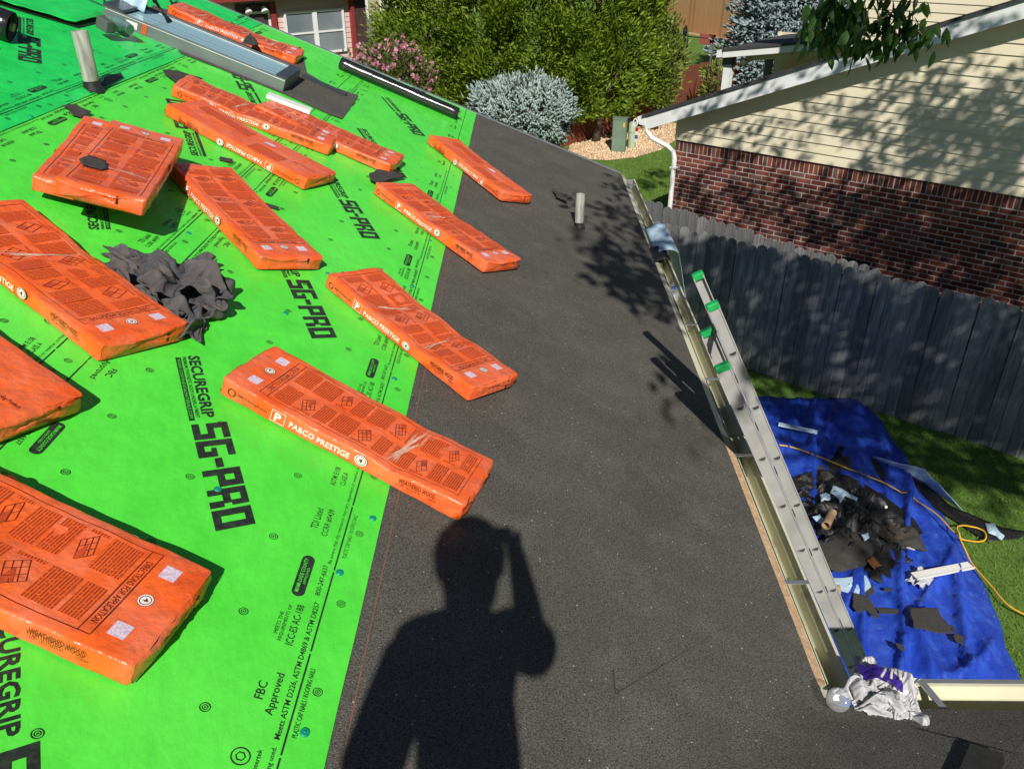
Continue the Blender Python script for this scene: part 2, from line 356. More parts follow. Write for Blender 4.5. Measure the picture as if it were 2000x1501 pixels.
# ------------------------------------------------------------------ our house: felted roof, valley, walls, gutters
XE, Y2, YR = 1.015, 1.86, 8.36              # eave line, return eave line, far rake
ZE = HC - HR - TS*XE
house = empty('house', T(0, 4, 0), 'house with a stripped roof of black felt being relaid', 'house')
def zroof(x, y):
    z1 = HC-HR - TS*x; z2 = ZE + TS*(Y2-y); k = .05
    h = max(0, k-abs(z1-z2))/k
    return max(z1, z2) + h*h*k*.25
mb = MB()
xs = sorted(set([-6.5,-5.5,-4.8,-4] + [round(-3.2+.1*i, 3) for i in range(43)] + [XE, 1.2, 1.5, 1.8, 2.15]))
ys = sorted(set([-4,-3,-2.4] + [round(-2+.1*i, 3) for i in range(39)] + [Y2] + [round(2+.25*i, 3) for i in range(26)] + [YR]))
vid = {}
def vget(i, j):
    if (i, j) not in vid: vid[i, j] = len(mb.v); mb.v.append((xs[i], ys[j], zroof(xs[i], ys[j]) - 0.0))
    return vid[i, j]
for i in range(len(xs)-1):
    for j in range(len(ys)-1):
        if xs[i+1] > XE+1e-6 and ys[j+1] > Y2+1e-6: continue
        mb.f.append((vget(i,j), vget(i+1,j), vget(i+1,j+1), vget(i,j+1))); mb.mi.append(0)
felt = mb.build('roof_felt', M['felt'], None, smooth=True); felt.parent = house; felt.matrix_parent_inverse = house.matrix_world.inverted()
def hpart(mb, name, m, **k):
    o = mb.build(name, m, None, **k); o.parent = house; o.matrix_parent_inverse = house.matrix_world.inverted(); return o
# deck edge, fascia and walls under it
mb = MB(); mb.sweep([(0,-.006),(.062,-.006),(.062,-.022),(0,-.022)], [lambda a,b: RP(1.075+a, Y2+.12, b), lambda a,b: RP(1.075+a, 3.50, b)]); hpart(mb, 'deck_edge', M['osb'])
mb = MB(); mb.sweep([(0,-.006),(.062,-.006),(.062,-.022),(0,-.022)], [lambda a,b: RP(1.075+a, 3.52, b), lambda a,b: RP(1.075+a, YR, b)]); hpart(mb, 'drip_edge', M['cream'])
mb = MB(); mb.sweep([(0,.004),(0,-.05),(.012,-.05),(.012,.014),(-.03,.014),(-.03,.004)], [lambda a,b: RP(-6.3, YR+a, b), lambda a,b: RP(1.09, YR+a, b)]); hpart(mb, 'rake_edge', M['drip'])
mb = MB(); mb.box(.93, Y2-.03, .05, 1.03, YR-.25, ZE-.09); mb.box(.98, Y2-.3, .05, 2.0, Y2-.2, ZE-.09); mb.box(1.95, -4, .05, 2.05, Y2-.2, ZE-.09)
mb.box(-6.3, YR-.35, .05, 1.0, YR-.25, ZE-.09); mb.box(-6.4, -4, .05, -6.3, YR-.25, ZE)
hpart(mb, 'wall', M['siding'])
mb = MB(); mb.box(1.035, Y2+.11, ZE-.22, 1.06, YR-.01, ZE-.034); mb.box(1.07, Y2-.02, ZE-.22, 2.14, Y2+.002, ZE-.03); hpart(mb, 'fascia', M['cream'])
mb = MB(); mb.add([(-6.3,YR-.3,ZE-.1),(1.0,YR-.3,ZE-.1),(1.0,YR-.3,zroof(1,5)-.05),(-6.3,YR-.3,zroof(-6.3,5)-.05)], [(0,1,2,3)]); hpart(mb, 'gable', M['siding'])
# felt laps: raised strip edges and loose seams
def strip(name, pts, w, m, n=.003, parent=None):
    mb = MB(); vs = []
    for i, (r, y) in enumerate(pts):
        a = Vector(pts[min(i+1, len(pts)-1)]) - Vector(pts[max(i-1, 0)]); a.normalize(); p = Vector((-a.y, a.x))*w/2
        vs += [(r+p.x, y+p.y, n), (r-p.x, y-p.y, n)]
    mb.add(vs, [(2*i, 2*i+1, 2*i+3, 2*i+2) for i in range(len(pts)-1)])
    return mb.build(name, m, parent, mat=ROOF)
M['chalk'] = mat('red_chalk', (.34,.10,.065), (.15,.10,.08), sc=60, rough=.95)
M['chalk2'] = mat('faint_chalk', (.19,.12,.095), (.12,.108,.093), sc=40, rough=.95)
for k, (r0, y0, y1, w) in enumerate([(-.435, 1.05, 8.2, .0032), (.12, 2.0, 7.8, .0022), (.66, 2.2, 6.4, .0022)]):
    pts = [(r0 + .003*nz(k*3, y*1.5), y) for y in np.linspace(y0, y1, 40)]
    o = strip('chalk_line', pts, w, M['chalk' if k == 0 else 'chalk2'], .0035); o.parent = house; o.matrix_parent_inverse = house.matrix_world.inverted()
M['feltlap'] = felt_mat('roof_felt_lap')
def felt_piece(name, px, n=.004, m='feltlap'):
    q = [rf(u, v) for u, v in px]; mb = MB(); mb.add([(a, b, n) for a, b in q], [tuple(range(len(q)))])
    o = mb.build(name, M[m], None, mat=ROOF); solid(o, .004); o.parent = house; o.matrix_parent_inverse = house.matrix_world.inverted(); return o

# gutter along the eave: open trough with hangers
GP0 = [(0,.0),(0,-.115),(.012,-.122),(.085,-.122),(.10,-.11),(.108,-.05),(.128,-.012),(.128,.004),(.112,.004),(.112,-.002),(.122,-.004),(.122,-.012),(.102,-.05),(.094,-.104),(.082,-.114),(.014,-.114),(.006,-.11),(.006,0)]
GP = [(a*.64, b) for a, b in GP0]
gut = empty('gutter', T(1.1, 5, ZE), 'long cream gutter open along the eave of the felted roof', 'gutter')
def gpart(par, mb, name, m, **k):
    o = mb.build(name, m, None, **k); o.parent = par; o.matrix_parent_inverse = par.matrix_world.inverted(); return o
GX, GZ = 1.066, ZE-.035
nS = 24; yy = [Y2+.13+(YR-.07-Y2-.13)*i/nS for i in range(nS+1)]
mb = MB(); mb.sweep(GP, [(lambda a, b, y=y: (GX+a+.004*nz(y*.7, 3), y, GZ+b+.004*nz(y*.8, 9))) for y in yy]); gpart(gut, mb, 'trough', M['cream'])
mb = MB(); mb.box(GX, YR-.075, GZ-.122, GX+.078, YR-.067, GZ); gpart(gut, mb, 'end_cap', M['galv'])
for v in (355, 408, 626, 732, 880, 1127):
    u = 1212+.389*(v-340); y = rf(u, v)[1]; mb = MB()
    mb.box(GX-.05, y-.010, GZ+.006, GX+.082, y+.010, GZ+.011); mb.box(GX+.074, y-.010, GZ-.03, GX+.078, y+.010, GZ+.006); gpart(gut, mb, 'hanger', M['galv'])
g2 = empty('gutter', T(1.6, Y2, ZE), 'short cream gutter along the return eave beside the white bag', 'gutter')
mb = MB(); mb.sweep(GP0, [(lambda a, b, x=x: (x, Y2+.012+a, GZ+b)) for x in (1.20,1.5,1.8,2.14)]); gpart(g2, mb, 'trough', M['cream'])
mb = MB(); mb.box(1.19, Y2+.132, GZ-.006, 2.14, Y2+.150, GZ+.006); gpart(g2, mb, 'lip', M['galv'])
mb = MB(); mb.box(-.012, -.02, .006, .012, .15, .012, M=T(1.42, Y2, GZ) @ RZ(R_(14))); gpart(g2, mb, 'hanger', M['galv'])

# ------------------------------------------------------------------ green underlayment rolls with their print and cap nails
RK = [-.472 - 1.065*k for k in range(5)]; RW = 1.165
def sheet_h(k): return lambda r, y: .006 + .0022*k + .0030*nz(r*2.2, y*1.3, k*7.1) + .0020*nz(r*7+y*3, y*2.0, 3+k)
LABELS = ['bright green roofing underlayment strip next to the bare black felt', 'bright green underlayment strip under the grey jacket, second up from the felt',
          'deeper green underlayment strip around the tall vent pipe', 'deeper green underlayment strip behind the skylight', 'topmost green underlayment strip in the far corner of the roof']
def lettering(k, H, r0, flip, yoff, ymax):
    ink, fin = MB(), MB(); brands = []; mid = r0 - RW/2
    fn = lambda r, y: (r, y, H(r, y) + .0020)
    def rot(O, U, V, f):                    # turn a print by 180 degrees about the middle of the strip
        if not f: return O, U, V
        return (2*mid-O[0], 8.6-O[1]), (-U[0],-U[1]), (-V[0],-V[1])
    dr = r0 - RK[0]
    for p in range(-1, 7):
        y0 = p*1.22 + yoff
        lo = 1.22*p
        # big diagonal name
        br = MB()
        def blk(s, O, U, V): ink_ = rot((O[0]+dr, O[1]+y0), U, V, flip); put_block(br, s, *ink_, fn)
        def txt(s, O, U, V, b=0, sh=0, f=flip, mbx=None, m=0):
            q = rot((O[0]+dr, O[1]+y0), U, V, f)
            if .9 < q[0][1] < ymax: put_text(br, s, *q, fn, m, b, sh)
        c = rot((-1.03+dr, 2.03+y0), (0,0), (0,0), flip)[0]
        if .6 < c[1] < ymax:
            blk('SG-PRO', (-1.139, 2.24), (.219,-.427), (.092,.077))
            txt('SECUREGRIP', (-1.282, 2.612), (.162,-.318), (.033,.027), .03)
            if c[1] < 6: txt('PREMIUM SYNTHETIC ROOF UNDERLAYMENT', (-1.295, 2.594), (.158,-.31), (.010,.008), .01)
            O, U, V = rot((-1.312+dr, 2.575+y0), (.162,-.318), (.014,.012), flip)
            put_rect(br, O, U, V, fn); brands.append(br)
            if c[1] < 4.5: put_text(fin, 'WWW.CONTINENTALMATERIALS.COM', (O[0]+U[0]*.03+V[0]*.2, O[1]+U[1]*.03+V[1]*.2), (U[0]*.94,U[1]*.94), (V[0]*.6,V[1]*.6), lambda r, y: (r, y, H(r, y)+.0030), 0)
        for f2 in (False, True):             # the same notes along both edges of a strip
            def e(s, r, ya, yb, h, b=0):
                q = rot((r+dr, ya+lo+yoff*.6), (0, yb-ya), (-h, 0), f2)
                if .75 < q[0][1] < ymax: put_text(ink, s, *q, fn, 0, b)
            near = (lo < 4)
            e('FBC', -.650, 1.325, 1.375, .022, .006); e('Approved', -.612, 1.29, 1.41, .026, .006)
            e('ICC-ES AC-188', -.622, 1.50, 1.64, .020, .006); e('800-247-6637', -.592, 1.69, 1.81, .014, .006)
            e('TDI Listed', -.655, 1.945, 2.04, .022, .006); e('CCRR #0439', -.620, 1.925, 2.05, .020, .006)
            e('ASTM E108', -.645, 2.165, 2.265, .018, .006); e('CLASS A', -.615, 2.18, 2.25, .018, .006)
            if near:
                e('MEETS THE', -.668, 1.525, 1.60, .010); e('REQUIREMENTS OF', -.652, 1.505, 1.63, .011)
                e('Meets ASTM D226, ASTM D4869 & ASTM D8257', -.583, 1.235, 1.665, .017, .006)
                e('PLASTIC CAP NAILS / ROOFING NAILS', -.549, 1.25, 1.45, .013); e('PLASTIC CAP NAILS / ROOFING NAILS', -.549, 1.86, 2.06, .013)
                e('Be aware that slip resistance may vary dependent on weather, surface conditions', -.583, 1.82, 2.42, .014)
                e('being used.', -.583, 1.14, 1.215, .015); e('Intertek', -.615, 1.145, 1.20, .011)
            q = rot((-.633+dr, 1.665+lo+yoff*.6), (0, .165), (-.036, 0), f2)
            if .75 < q[0][1] < ymax:         # county approval badge
                O, U, V = q; n_ = 8; pts = []
                cy0, cy1, cr, rr = O[1]+U[1]*.12, O[1]+U[1]*.88, O[0]+V[0]/2, abs(V[0])/2
                a0, a1 = min(cy0, cy1), max(cy0, cy1)
                pts = [(cr+rr*math.cos(math.pi*i/n_), a1+rr*math.sin(math.pi*i/n_)) for i in range(n_+1)] + [(cr-rr*math.cos(math.pi*i/n_), a0-rr*math.sin(math.pi*i/n_)) for i in range(n_+1)]
                ink.add([fn(*p_) for p_ in pts], [tuple(range(len(pts)))])
                hi = lambda r, y: (r, y, H(r, y)+.0030)
                put_text(fin, 'MIAMI-DADE COUNTY', (O[0]+V[0]*.48, O[1]+U[1]*.1), (0, U[1]*.8), (V[0]*.32, 0), hi, 0, .01)
                put_text(fin, 'APPROVED', (O[0]+V[0]*.16, O[1]+U[1]*.3), (0, U[1]*.4), (V[0]*.2, 0), hi)
            if near:
                cc = rot((-.657+dr, 1.173+lo+yoff*.6), (0,0), (0,0), f2)[0]
                if .9 < cc[1] < ymax: put_ring(ink, cc, .019, .022, fn); put_ring(ink, cc, .009, .012, fn, n=6)
    # edge lines
    for rr in (r0-.101, r0-RW+.101):
        for y in np.arange(.6, ymax, .30):
            put_rect(ink, (rr-.0022, y), (.0044, 0), (0, .292), fn)
    # nailing marks
    for rr, off in ((-.53, .12), (-.767, 0), (-1.058, .14), (-1.355, .0), (-1.58, .2)):
        for y in np.arange(.97+off, min(ymax, 5.5), .297):
            put_ring(fin if 0 else ink, (rr+dr, y), .0105, .0127, fn, n=16); put_ring(ink, (rr+dr, y), .0055, .0073, fn, n=10); put_rect(ink, (rr+dr-.002, y-.002), (.004,0), (0,.004), fn)
        if ymax > 5.5:
            for y in np.arange(5.6+off, ymax, .297): put_rect(ink, (rr+dr-.006, y-.004), (.012, 0), (0, .008), fn)
    return ink, fin, brands
for k in range(5):
    r0 = RK[k]; H = sheet_h(k); g = 'green' if k < 2 else 'green_cool'
    root = empty('underlayment_sheet', ROOF @ T(r0-.5, 4, 0), LABELS[k], 'underlayment')
    if k < 2: ylo = [-.2, .3][k]
    else: ylo = 1.2
    yh = YR-.012
    mb = MB(); nx, ny = 34, 150
    mb.grid(nx, ny, lambda a, b: (r0-RW*a + .003*nz(b*25, k)*(a == 0), ylo+(yh-ylo)*b, H(r0-RW*a, ylo+(yh-ylo)*b)))
    def att(o): o.matrix_world = ROOF; o.parent = root; o.matrix_parent_inverse = root.matrix_world.inverted(); return o
    att(mb.build('sheet', M[g], None, smooth=True))
    ink, fin, brands = lettering(k, H, r0, k in (1,), [0, .25, .66, .1, .5][k], YR-.15)
    tag(att(ink.build('small_lettering', M['ink'])), kind='stuff'); tag(att(fin.build('reversed_lettering', M[g])), kind='stuff')
    for br in brands: att(br.build('brand_lettering', M['ink']))
    caps = {0: [(595,1430),(728,1012),(425,955),(663,1118),(372,655),(558,612),(640,535),(880,460),(805,560),(770,740),(840,470)], 1: [(343,655),(368,457),(480,430),(300,600)], 2: [(180,100),(60,230)], 3: [], 4: []}[k]
    cm = MB(); cm.lathe([(.0,.004),(.010,.004),(.0115,.002),(.012,-.002)], 16); cm.lathe([(.0,.0055),(.003,.005),(.004,.0042)], 8)
    me = None
    for u, v in caps:
        r, y = rf(u, v, .006)
        if me is None: o = cm.build('cap_nail', M['teal']); me = o.data
        else: o = obj_from('cap_nail', me)
        o.parent = root; o.matrix_parent_inverse = root.matrix_world.inverted(); o.matrix_basis = ROOF @ T(r, y, H(r, y)+.001)
# ------------------------------------------------------------------ shingle bundles
def wrap_mat():
    m = mat('orange_wrap', (.86,.110,.017), (.91,.142,.023), sc=9, rough=.25, bump=.6, bsc=17, spec=.5, detail=5)
    n = m.node_tree.nodes; L = m.node_tree.links; b = n['Principled BSDF']; src = b.inputs['Base Color'].links[0].from_socket
    tc = n.new('ShaderNodeTexCoord'); oi = n.new('ShaderNodeObjectInfo')
    mp = n.new('ShaderNodeMapping'); mp.inputs['Scale'].default_value = (1, 1, 1)
    ad = n.new('ShaderNodeVectorMath'); ad.operation = 'ADD'; L.new(tc.outputs['Object'], ad.inputs[0])
    sc_ = n.new('ShaderNodeVectorMath'); sc_.operation = 'SCALE'; sc_.inputs[0].default_value = (37, 51, 13); L.new(oi.outputs['Random'], sc_.inputs['Scale']); L.new(sc_.outputs[0], ad.inputs[1])
    t = n.new('ShaderNodeTexNoise'); t.inputs['Scale'].default_value = 5.5; t.inputs['Detail'].default_value = 7; t.inputs['Roughness'].default_value = .65; L.new(ad.outputs[0], t.inputs['Vector'])
    mr = n.new('ShaderNodeMapRange'); mr.inputs[1].default_value = .42; mr.inputs[2].default_value = .80; mr.inputs[4].default_value = .62; L.new(t.outputs[0], mr.inputs[0])
    mx = n.new('ShaderNodeMix'); mx.data_type = 'RGBA'; L.new(mr.outputs[0], mx.inputs[0]); L.new(src, mx.inputs[6]); mx.inputs[7].default_value = (.84,.30,.19,1)
    L.new(mx.outputs[2], b.inputs['Base Color']); return m
M['wrap'] = wrap_mat()
M['scuff'] = mat('wrap_scuff', (.78,.52,.40), (.70,.36,.24), sc=60, rough=.5, stretch=(1,3,1))
M['wink'] = mat('wrap_print_dark', (.16,.022,.010), rough=.45)
M['wwhite'] = mat('wrap_print_white', (.86,.80,.74), rough=.45)
M['wlabel'] = mat('wrap_sticker', (.80,.66,.76), (.62,.46,.58), sc=160, rough=.5, lo=.45, hi=.55)
def para_mat():                             # paragraphs: rows of words in dark ink on the wrap
    m = mat('wrap_paragraph', (.85,.106,.016), (.89,.132,.02), sc=9, rough=.4)
    n = m.node_tree.nodes; L = m.node_tree.links; b = n['Principled BSDF']; src = b.inputs['Base Color'].links[0].from_socket
    uv = n.new('ShaderNodeTexCoord'); sp = n.new('ShaderNodeSeparateXYZ'); L.new(uv.outputs['Object'], sp.inputs[0])
    fr = n.new('ShaderNodeMath'); fr.operation = 'MULTIPLY'; fr.inputs[1].default_value = 125; L.new(sp.outputs[0], fr.inputs[0])
    fc = n.new('ShaderNodeMath'); fc.operation = 'FRACT'; L.new(fr.outputs[0], fc.inputs[0])
    lt = n.new('ShaderNodeMath'); lt.operation = 'LESS_THAN'; lt.inputs[1].default_value = .55; L.new(fc.outputs[0], lt.inputs[0])
    fl = n.new('ShaderNodeMath'); fl.operation = 'FLOOR'; L.new(fr.outputs[0], fl.inputs[0])
    cb = n.new('ShaderNodeCombineXYZ'); L.new(fl.outputs[0], cb.inputs[0])
    my = n.new('ShaderNodeMath'); my.operation = 'MULTIPLY'; my.inputs[1].default_value = 170; L.new(sp.outputs[1], my.inputs[0]); L.new(my.outputs[0], cb.inputs[1])
    wn = n.new('ShaderNodeTexNoise'); wn.inputs['Scale'].default_value = 1.0; wn.inputs['Detail'].default_value = 1; L.new(cb.outputs[0], wn.inputs['Vector'])
    g = n.new('ShaderNodeMath'); g.operation = 'GREATER_THAN'; g.inputs[1].default_value = .40; L.new(wn.outputs[0], g.inputs[0])
    mu = n.new('ShaderNodeMath'); mu.operation = 'MULTIPLY'; L.new(lt.outputs[0], mu.inputs[0]); L.new(g.outputs[0], mu.inputs[1])
    mu2 = n.new('ShaderNodeMath'); mu2.operation = 'MULTIPLY'; mu2.inputs[1].default_value = .72; L.new(mu.outputs[0], mu2.inputs[0])
    mx = n.new('ShaderNodeMix'); mx.data_type = 'RGBA'; L.new(mu2.outputs[0], mx.inputs[0]); L.new(src, mx.inputs[6]); mx.inputs[7].default_value = (.15,.02,.01,1)
    L.new(mx.outputs[2], b.inputs['Base Color']); return m
M['para'] = para_mat()
M['diag'] = mat('wrap_diagram', (.62,.085,.02), (.38,.055,.018), sc=45, rough=.45, c3=(.62,.075,.02), sc3=30, lo3=.45, hi3=.55)
BL, BW, BH = .95, .335, .072
def make_bundle(name, Mx, label, kind='dir', flip=False, bend=.012, kink=(), seed=0, L_=BL, W_=BW, H_=BH, scuffs=(), wrinkle=1.0, group='orange shingle bundles laid out on the roof'):
    root = empty(name, Mx, label, 'bundle', group)
    def dz(x, y):
        z = bend*(1-(2*x/L_)**2)*-.5
        for kx, ka in kink: z += ka*max(0, 1-abs(x-kx)/.10)
        return z + .005*wrinkle*nz(x*5, y*7, seed*3.3) + .003*wrinkle*nz(x*16, y*13, seed*1.7) + .006*nz(y*9, x*3, seed*2.1)*max(0, abs(x)/(L_/2)-.75)*4
    def prof():                              # rounded cross-section, counter-clockwise seen from +x
        r = .008; P = []
        for cx_, cz_, a0 in ((W_/2-r, H_-r, 0), (-W_/2+r, H_-r, 90), (-W_/2+r, r*.6, 180), (W_/2-r, r*.6, 270)):
            for i in range(4): P.append((cx_+r*math.cos(R_(a0+30*i)), cz_+(r if a0 < 180 else r*.6)*math.sin(R_(a0+30*i))))
            if a0 == 0: P += [(W_/2-r-(W_-2*r)*i/9, H_) for i in range(1, 9)]
            if a0 == 90: P += [(-W_/2, H_*(1-i/3)) for i in (1, 2)]
            if a0 == 270: P += [(W_/2, H_*i/3) for i in (1, 2)]
        return P
    P = prof(); n = len(P); nx = 44; vs = []; fs = []
    for i in range(nx+1):
        x = -L_/2 + L_*i/nx
        if i in (1, nx-1): x = math.copysign(L_/2-.006, x)
        if i in (2, nx-2): x = math.copysign(L_/2-.016, x)
        e = min(i, nx-i); sh = [.965, .99, 1.0][e] if e < 3 else 1.0
        for (y, z) in P:
            top = z/H_
            side = .0035*wrinkle*nz(x*14, z*30+y*3, seed+5)
            yy = y*(sh if e < 3 else 1)*(1 if e > 0 else .98) + side*(abs(y) > W_/2-.02)
            zc = H_*.5 + (z-H_*.5)*(1 if e > 1 else [.90, .985][e]) + dz(x, y)*top
            xx = x + (.008*nz(y*22, z*40, seed+i) if e == 0 else 0)
            vs.append((xx, yy, max(zc, .001)))
    for i in range(nx):
        for j in range(n): fs.append((i*n+j, i*n+(j+1) % n, (i+1)*n+(j+1) % n, (i+1)*n+j))
    mb = MB(); mb.add(vs, fs)
    for i, sg in ((0, -1), (nx, 1)):         # gathered wrap on the ends: a pleated cap
        ring = [Vector(vs[i*n+j]) for j in range(n)]; c = sum(ring, Vector())/n
        rr = [[p + (c-p)*q + Vector((sg*(.012*math.sin(q*3)+.008*nz(p.y*40, p.z*30+q*5, seed+i)), 0, 0)) for p in ring] for q in (.0, .25, .55, .8)]
        vv = [p for r_ in rr for p in r_] + [c+Vector((sg*.006, 0, 0))]
        ff = [(a*n+j, a*n+(j+1) % n, (a+1)*n+(j+1) % n, (a+1)*n+j) for a in range(3) for j in range(n)] + [(3*n+j, 3*n+(j+1) % n, 4*n) for j in range(n)]
        if sg > 0: ff = [f[::-1] for f in ff]
        mb.add(vv, [f[::-1] for f in ff])
    w = mb.build('wrap', M['wrap'], root, smooth=True, fix=True)
    mt = Matrix.Identity(4)
    tp = lambda a, b, o=.0016: (a, b, H_ + dz(a, b) + o)
    tpf = (lambda a, b: tp(-a, -b)) if flip else (lambda a, b: tp(a, b))
    pr = MB()                                # 0 dark ink, 1 paragraph, 2 diagram, 3 white, 4 sticker, 5 scuff
    def rect(x0, y0, x1, y1, m, o=.0016):
        k = max(1, int(abs(x1-x0)/.02)); fn = (lambda a, b: tp(-a, -b, o)) if flip else (lambda a, b: tp(a, b, o))
        for i in range(k):
            xa, xb = x0+(x1-x0)*i/k, x0+(x1-x0)*(i+1)/k
            pr.add([fn(xa,y0), fn(xb,y0), fn(xb,y1), fn(xa,y1)], [(0,1,2,3)], m)
    def ln(x0, y0, x1, y1, w_=.0022):
        if abs(x1-x0) > abs(y1-y0): rect(x0, y0-w_/2, x1, y0+w_/2, 0)
        else: rect(x0-w_/2, y0, x0+w_/2, y1, 0)
    rnd = random.Random(seed*17+3)
    if kind == 'dir':
        xr = L_/2 - .125; xl = -L_/2 + .04; yb, yt = -W_/2+.03, W_/2-.03
        ln(xl, yb, xr, yb); ln(xl, yt, xr, yt); ln(xl, yb, xl, yt); ln(xr, yb, xr, yt); ln(xr-.03, yb, xr-.03, yt)
        put_text(pr, 'DIRECTIONS FOR APPLICATION', (xr-.024, yt-.035), (0, -(yt-yb-.07)), (.018, 0), tpf, 0, .008)
        for yc in (yb+.045, yt-.045): rect(L_/2-.10, yc-.022, L_/2-.058, yc+.022, 4)
        put_disc(pr, (L_/2-.082, 0), .019, tpf, 0); put_ring(pr, (L_/2-.082, 0), .0145, .0178, lambda a, b: tp(*( (-a, -b) if flip else (a, b)), .0026), 3)
        put_disc(pr, (L_/2-.082, 0), .012, lambda a, b: tp(*((-a, -b) if flip else (a, b)), .0026), 3)
        put_text(pr, '4', (L_/2-.087, .006), (0, -.012), (.013, 0), lambda a, b: tp(*((-a, -b) if flip else (a, b)), .0036), 0, .02)
        for row in (0, 1):
            x = xr-.045; y0, y1 = (.012, yt-.012) if row else (yb+.012, -.012); k = 0
            while x > xl+.05:
                wd = rnd.choice((.05, .065, .08, .055))
                wd = min(wd, x-xl-.012)
                if (k+row) % 3 == 2:
                    cxm, cym = x-wd/2, (y0+y1)/2; hw, hh = wd*.46, (y1-y0)*.40
                    def seg(a_, b_, m_=0, w_=.0011):
                        A2, B2 = Vector(a_), Vector(b_); p2 = (B2-A2); p2 = Vector((-p2.y, p2.x)).normalized()*w_
                        pr.add([tpf(*(A2-p2)), tpf(*(B2-p2)), tpf(*(B2+p2)), tpf(*(A2+p2))], [(0,1,2,3)], m_)
                    iso = lambda i_, j_: (cxm + hw*(i_*.55-j_*.45), cym + hh*(i_*.35+j_*.62))
                    n_ = rnd.choice((2, 3))
                    for i_ in range(n_+1):
                        f_ = -1+2*i_/n_; seg(iso(f_, -1), iso(f_, 1)); seg(iso(-1, f_), iso(1, f_))
                    pr.add([tpf(*iso(a_, b_)) for a_, b_ in ((-1,-1), (0,-1), (0,rnd.choice((0,.4))), (-1,rnd.choice((-.3,.2))))], [(0,1,2,3)], 2)
                    rect(cxm-hw, cym+hh*1.02, cxm+hw, cym+hh*1.02+.010, 1)
                else: rect(x-wd, y0+rnd.uniform(0, .012), x, y1-rnd.uniform(0, .004), 1)
                x -= wd + rnd.uniform(.008, .014); k += 1
    elif kind == 'back':
        rect(-L_*.42, .02, -L_*.05, W_/2-.06, 1); rect(.05, -W_/2+.04, .26, -.02, 1); rect(L_*.05, W_*.12, L_*.12, W_*.24, 4)
        put_text(pr, 'PABCO Roofing Products', (.30, -.03), (.15, 0), (0, .02), tpf, 0, .005)
    for (xs_, ang, ln_) in scuffs:           # pale creases across the wrap
        for q in range(13):
            a0_ = xs_ + rnd.uniform(-.004, .004); t_a = rnd.uniform(-W_/2+.008, -W_*.1); t_b = rnd.uniform(W_*.05, W_/2-.008)
            fan = rnd.gauss(0, .10); wm = rnd.uniform(.0008, .0030); P2 = []
            for i in range(13):
                f_ = i/12; t0 = t_a+(t_b-t_a)*f_; x0_ = a0_ + ang*t0 + fan*(t0-rnd.uniform(-.01, .01)) + rnd.uniform(-.0012, .0012); wq = wm*math.sin(math.pi*min(1, max(0, f_*.94+.03)))*rnd.uniform(.6, 1.2)
                P2 += [tp(x0_-wq, t0, .0021+.00006*q), tp(x0_+wq, t0, .0021+.00006*q)]
            pr.add(P2, [(2*i, 2*i+1, 2*i+3, 2*i+2) for i in range(12)], 5)
    pr.build('top_print', [M['wink'], M['para'], M['diag'], M['wwhite'], M['wlabel'], M['scuff']], w); tag(w.children[-1], kind='stuff')
    for sg in (-1, 1):                       # side lettering on both long sides
        sp_ = MB()
        inv = -1 if kind == 'back' else 1
        def sf(a, b):
            a2, b2 = (a, b) if inv > 0 else (-a, H_-b)
            x = a2 if sg < 0 else -a2
            return (x, sg*(W_/2+(.0072 if sg < 0 else .0030)), b2 + dz(x, sg*W_/2)*b2/H_)
        Lx = lambda q: -L_/2 + L_*q
        put_ring(sp_, (Lx(.05), H_*.5), .012, .015, sf, 0); put_text(sp_, 'PABCO Roofing Products', (Lx(.075), H_*.42), (L_*.125, 0), (0, .014), sf, 0, .005)
        for q in ((Lx(.218), .014, .054, .0022), (Lx(.218), .062, .054, .0022)): put_rect(sp_, (q[0], q[1]), (q[2], 0), (0, q[3]), sf, 1)
        for q in (Lx(.218), Lx(.218)+.052): put_rect(sp_, (q, .0165), (.0022, 0), (0, .045), sf, 1)
        put_text(sp_, 'P', (Lx(.232), .021), (.026, 0), (0, .036), sf, 1, .04)
        put_text(sp_, 'PABCO PRESTIGE', (Lx(.295), .024), (L_*.25, 0), (0, .026), sf, 1, .02)
        put_disc(sp_, (Lx(.59), .046), .025, sf, 0); 
        sf2 = lambda a, b: (lambda p: (p[0], p[1]+sg*.001, p[2]))(sf(a, b)); sf3 = lambda a, b: (lambda p: (p[0], p[1]+sg*.002, p[2]))(sf(a, b))
        put_ring(sp_, (Lx(.59), .046), .0195, .0235, sf2, 1); put_disc(sp_, (Lx(.59), .046), .0165, sf2, 1); put_text(sp_, '4', (Lx(.59)-.008, .036), (.015, 0), (0, .02), sf3, 0, .03)
        put_text(sp_, 'WEATHERED WOOD', (Lx(.745), .042), (L_*.145, 0), (0, .021), sf, 0, .01)
        put_text(sp_, '1100   2311187KYR          10:46:01', (Lx(.75), .030), (L_*.15, 0), (0, .008), sf, 0)
        tag(sp_.build('side_print', [M['wink'], M['wwhite']], w), kind='stuff')
    x = L_/2*.995
    for q4 in ((x, W_*.22, x+.014), (-x-.014, -W_*.2, -x)):
        tb = MB(); tb.box(q4[0], q4[1], H_*.3, q4[2], q4[1]+.009, H_*.86); tb.build('closing_tab', M['black'], w)
    return root
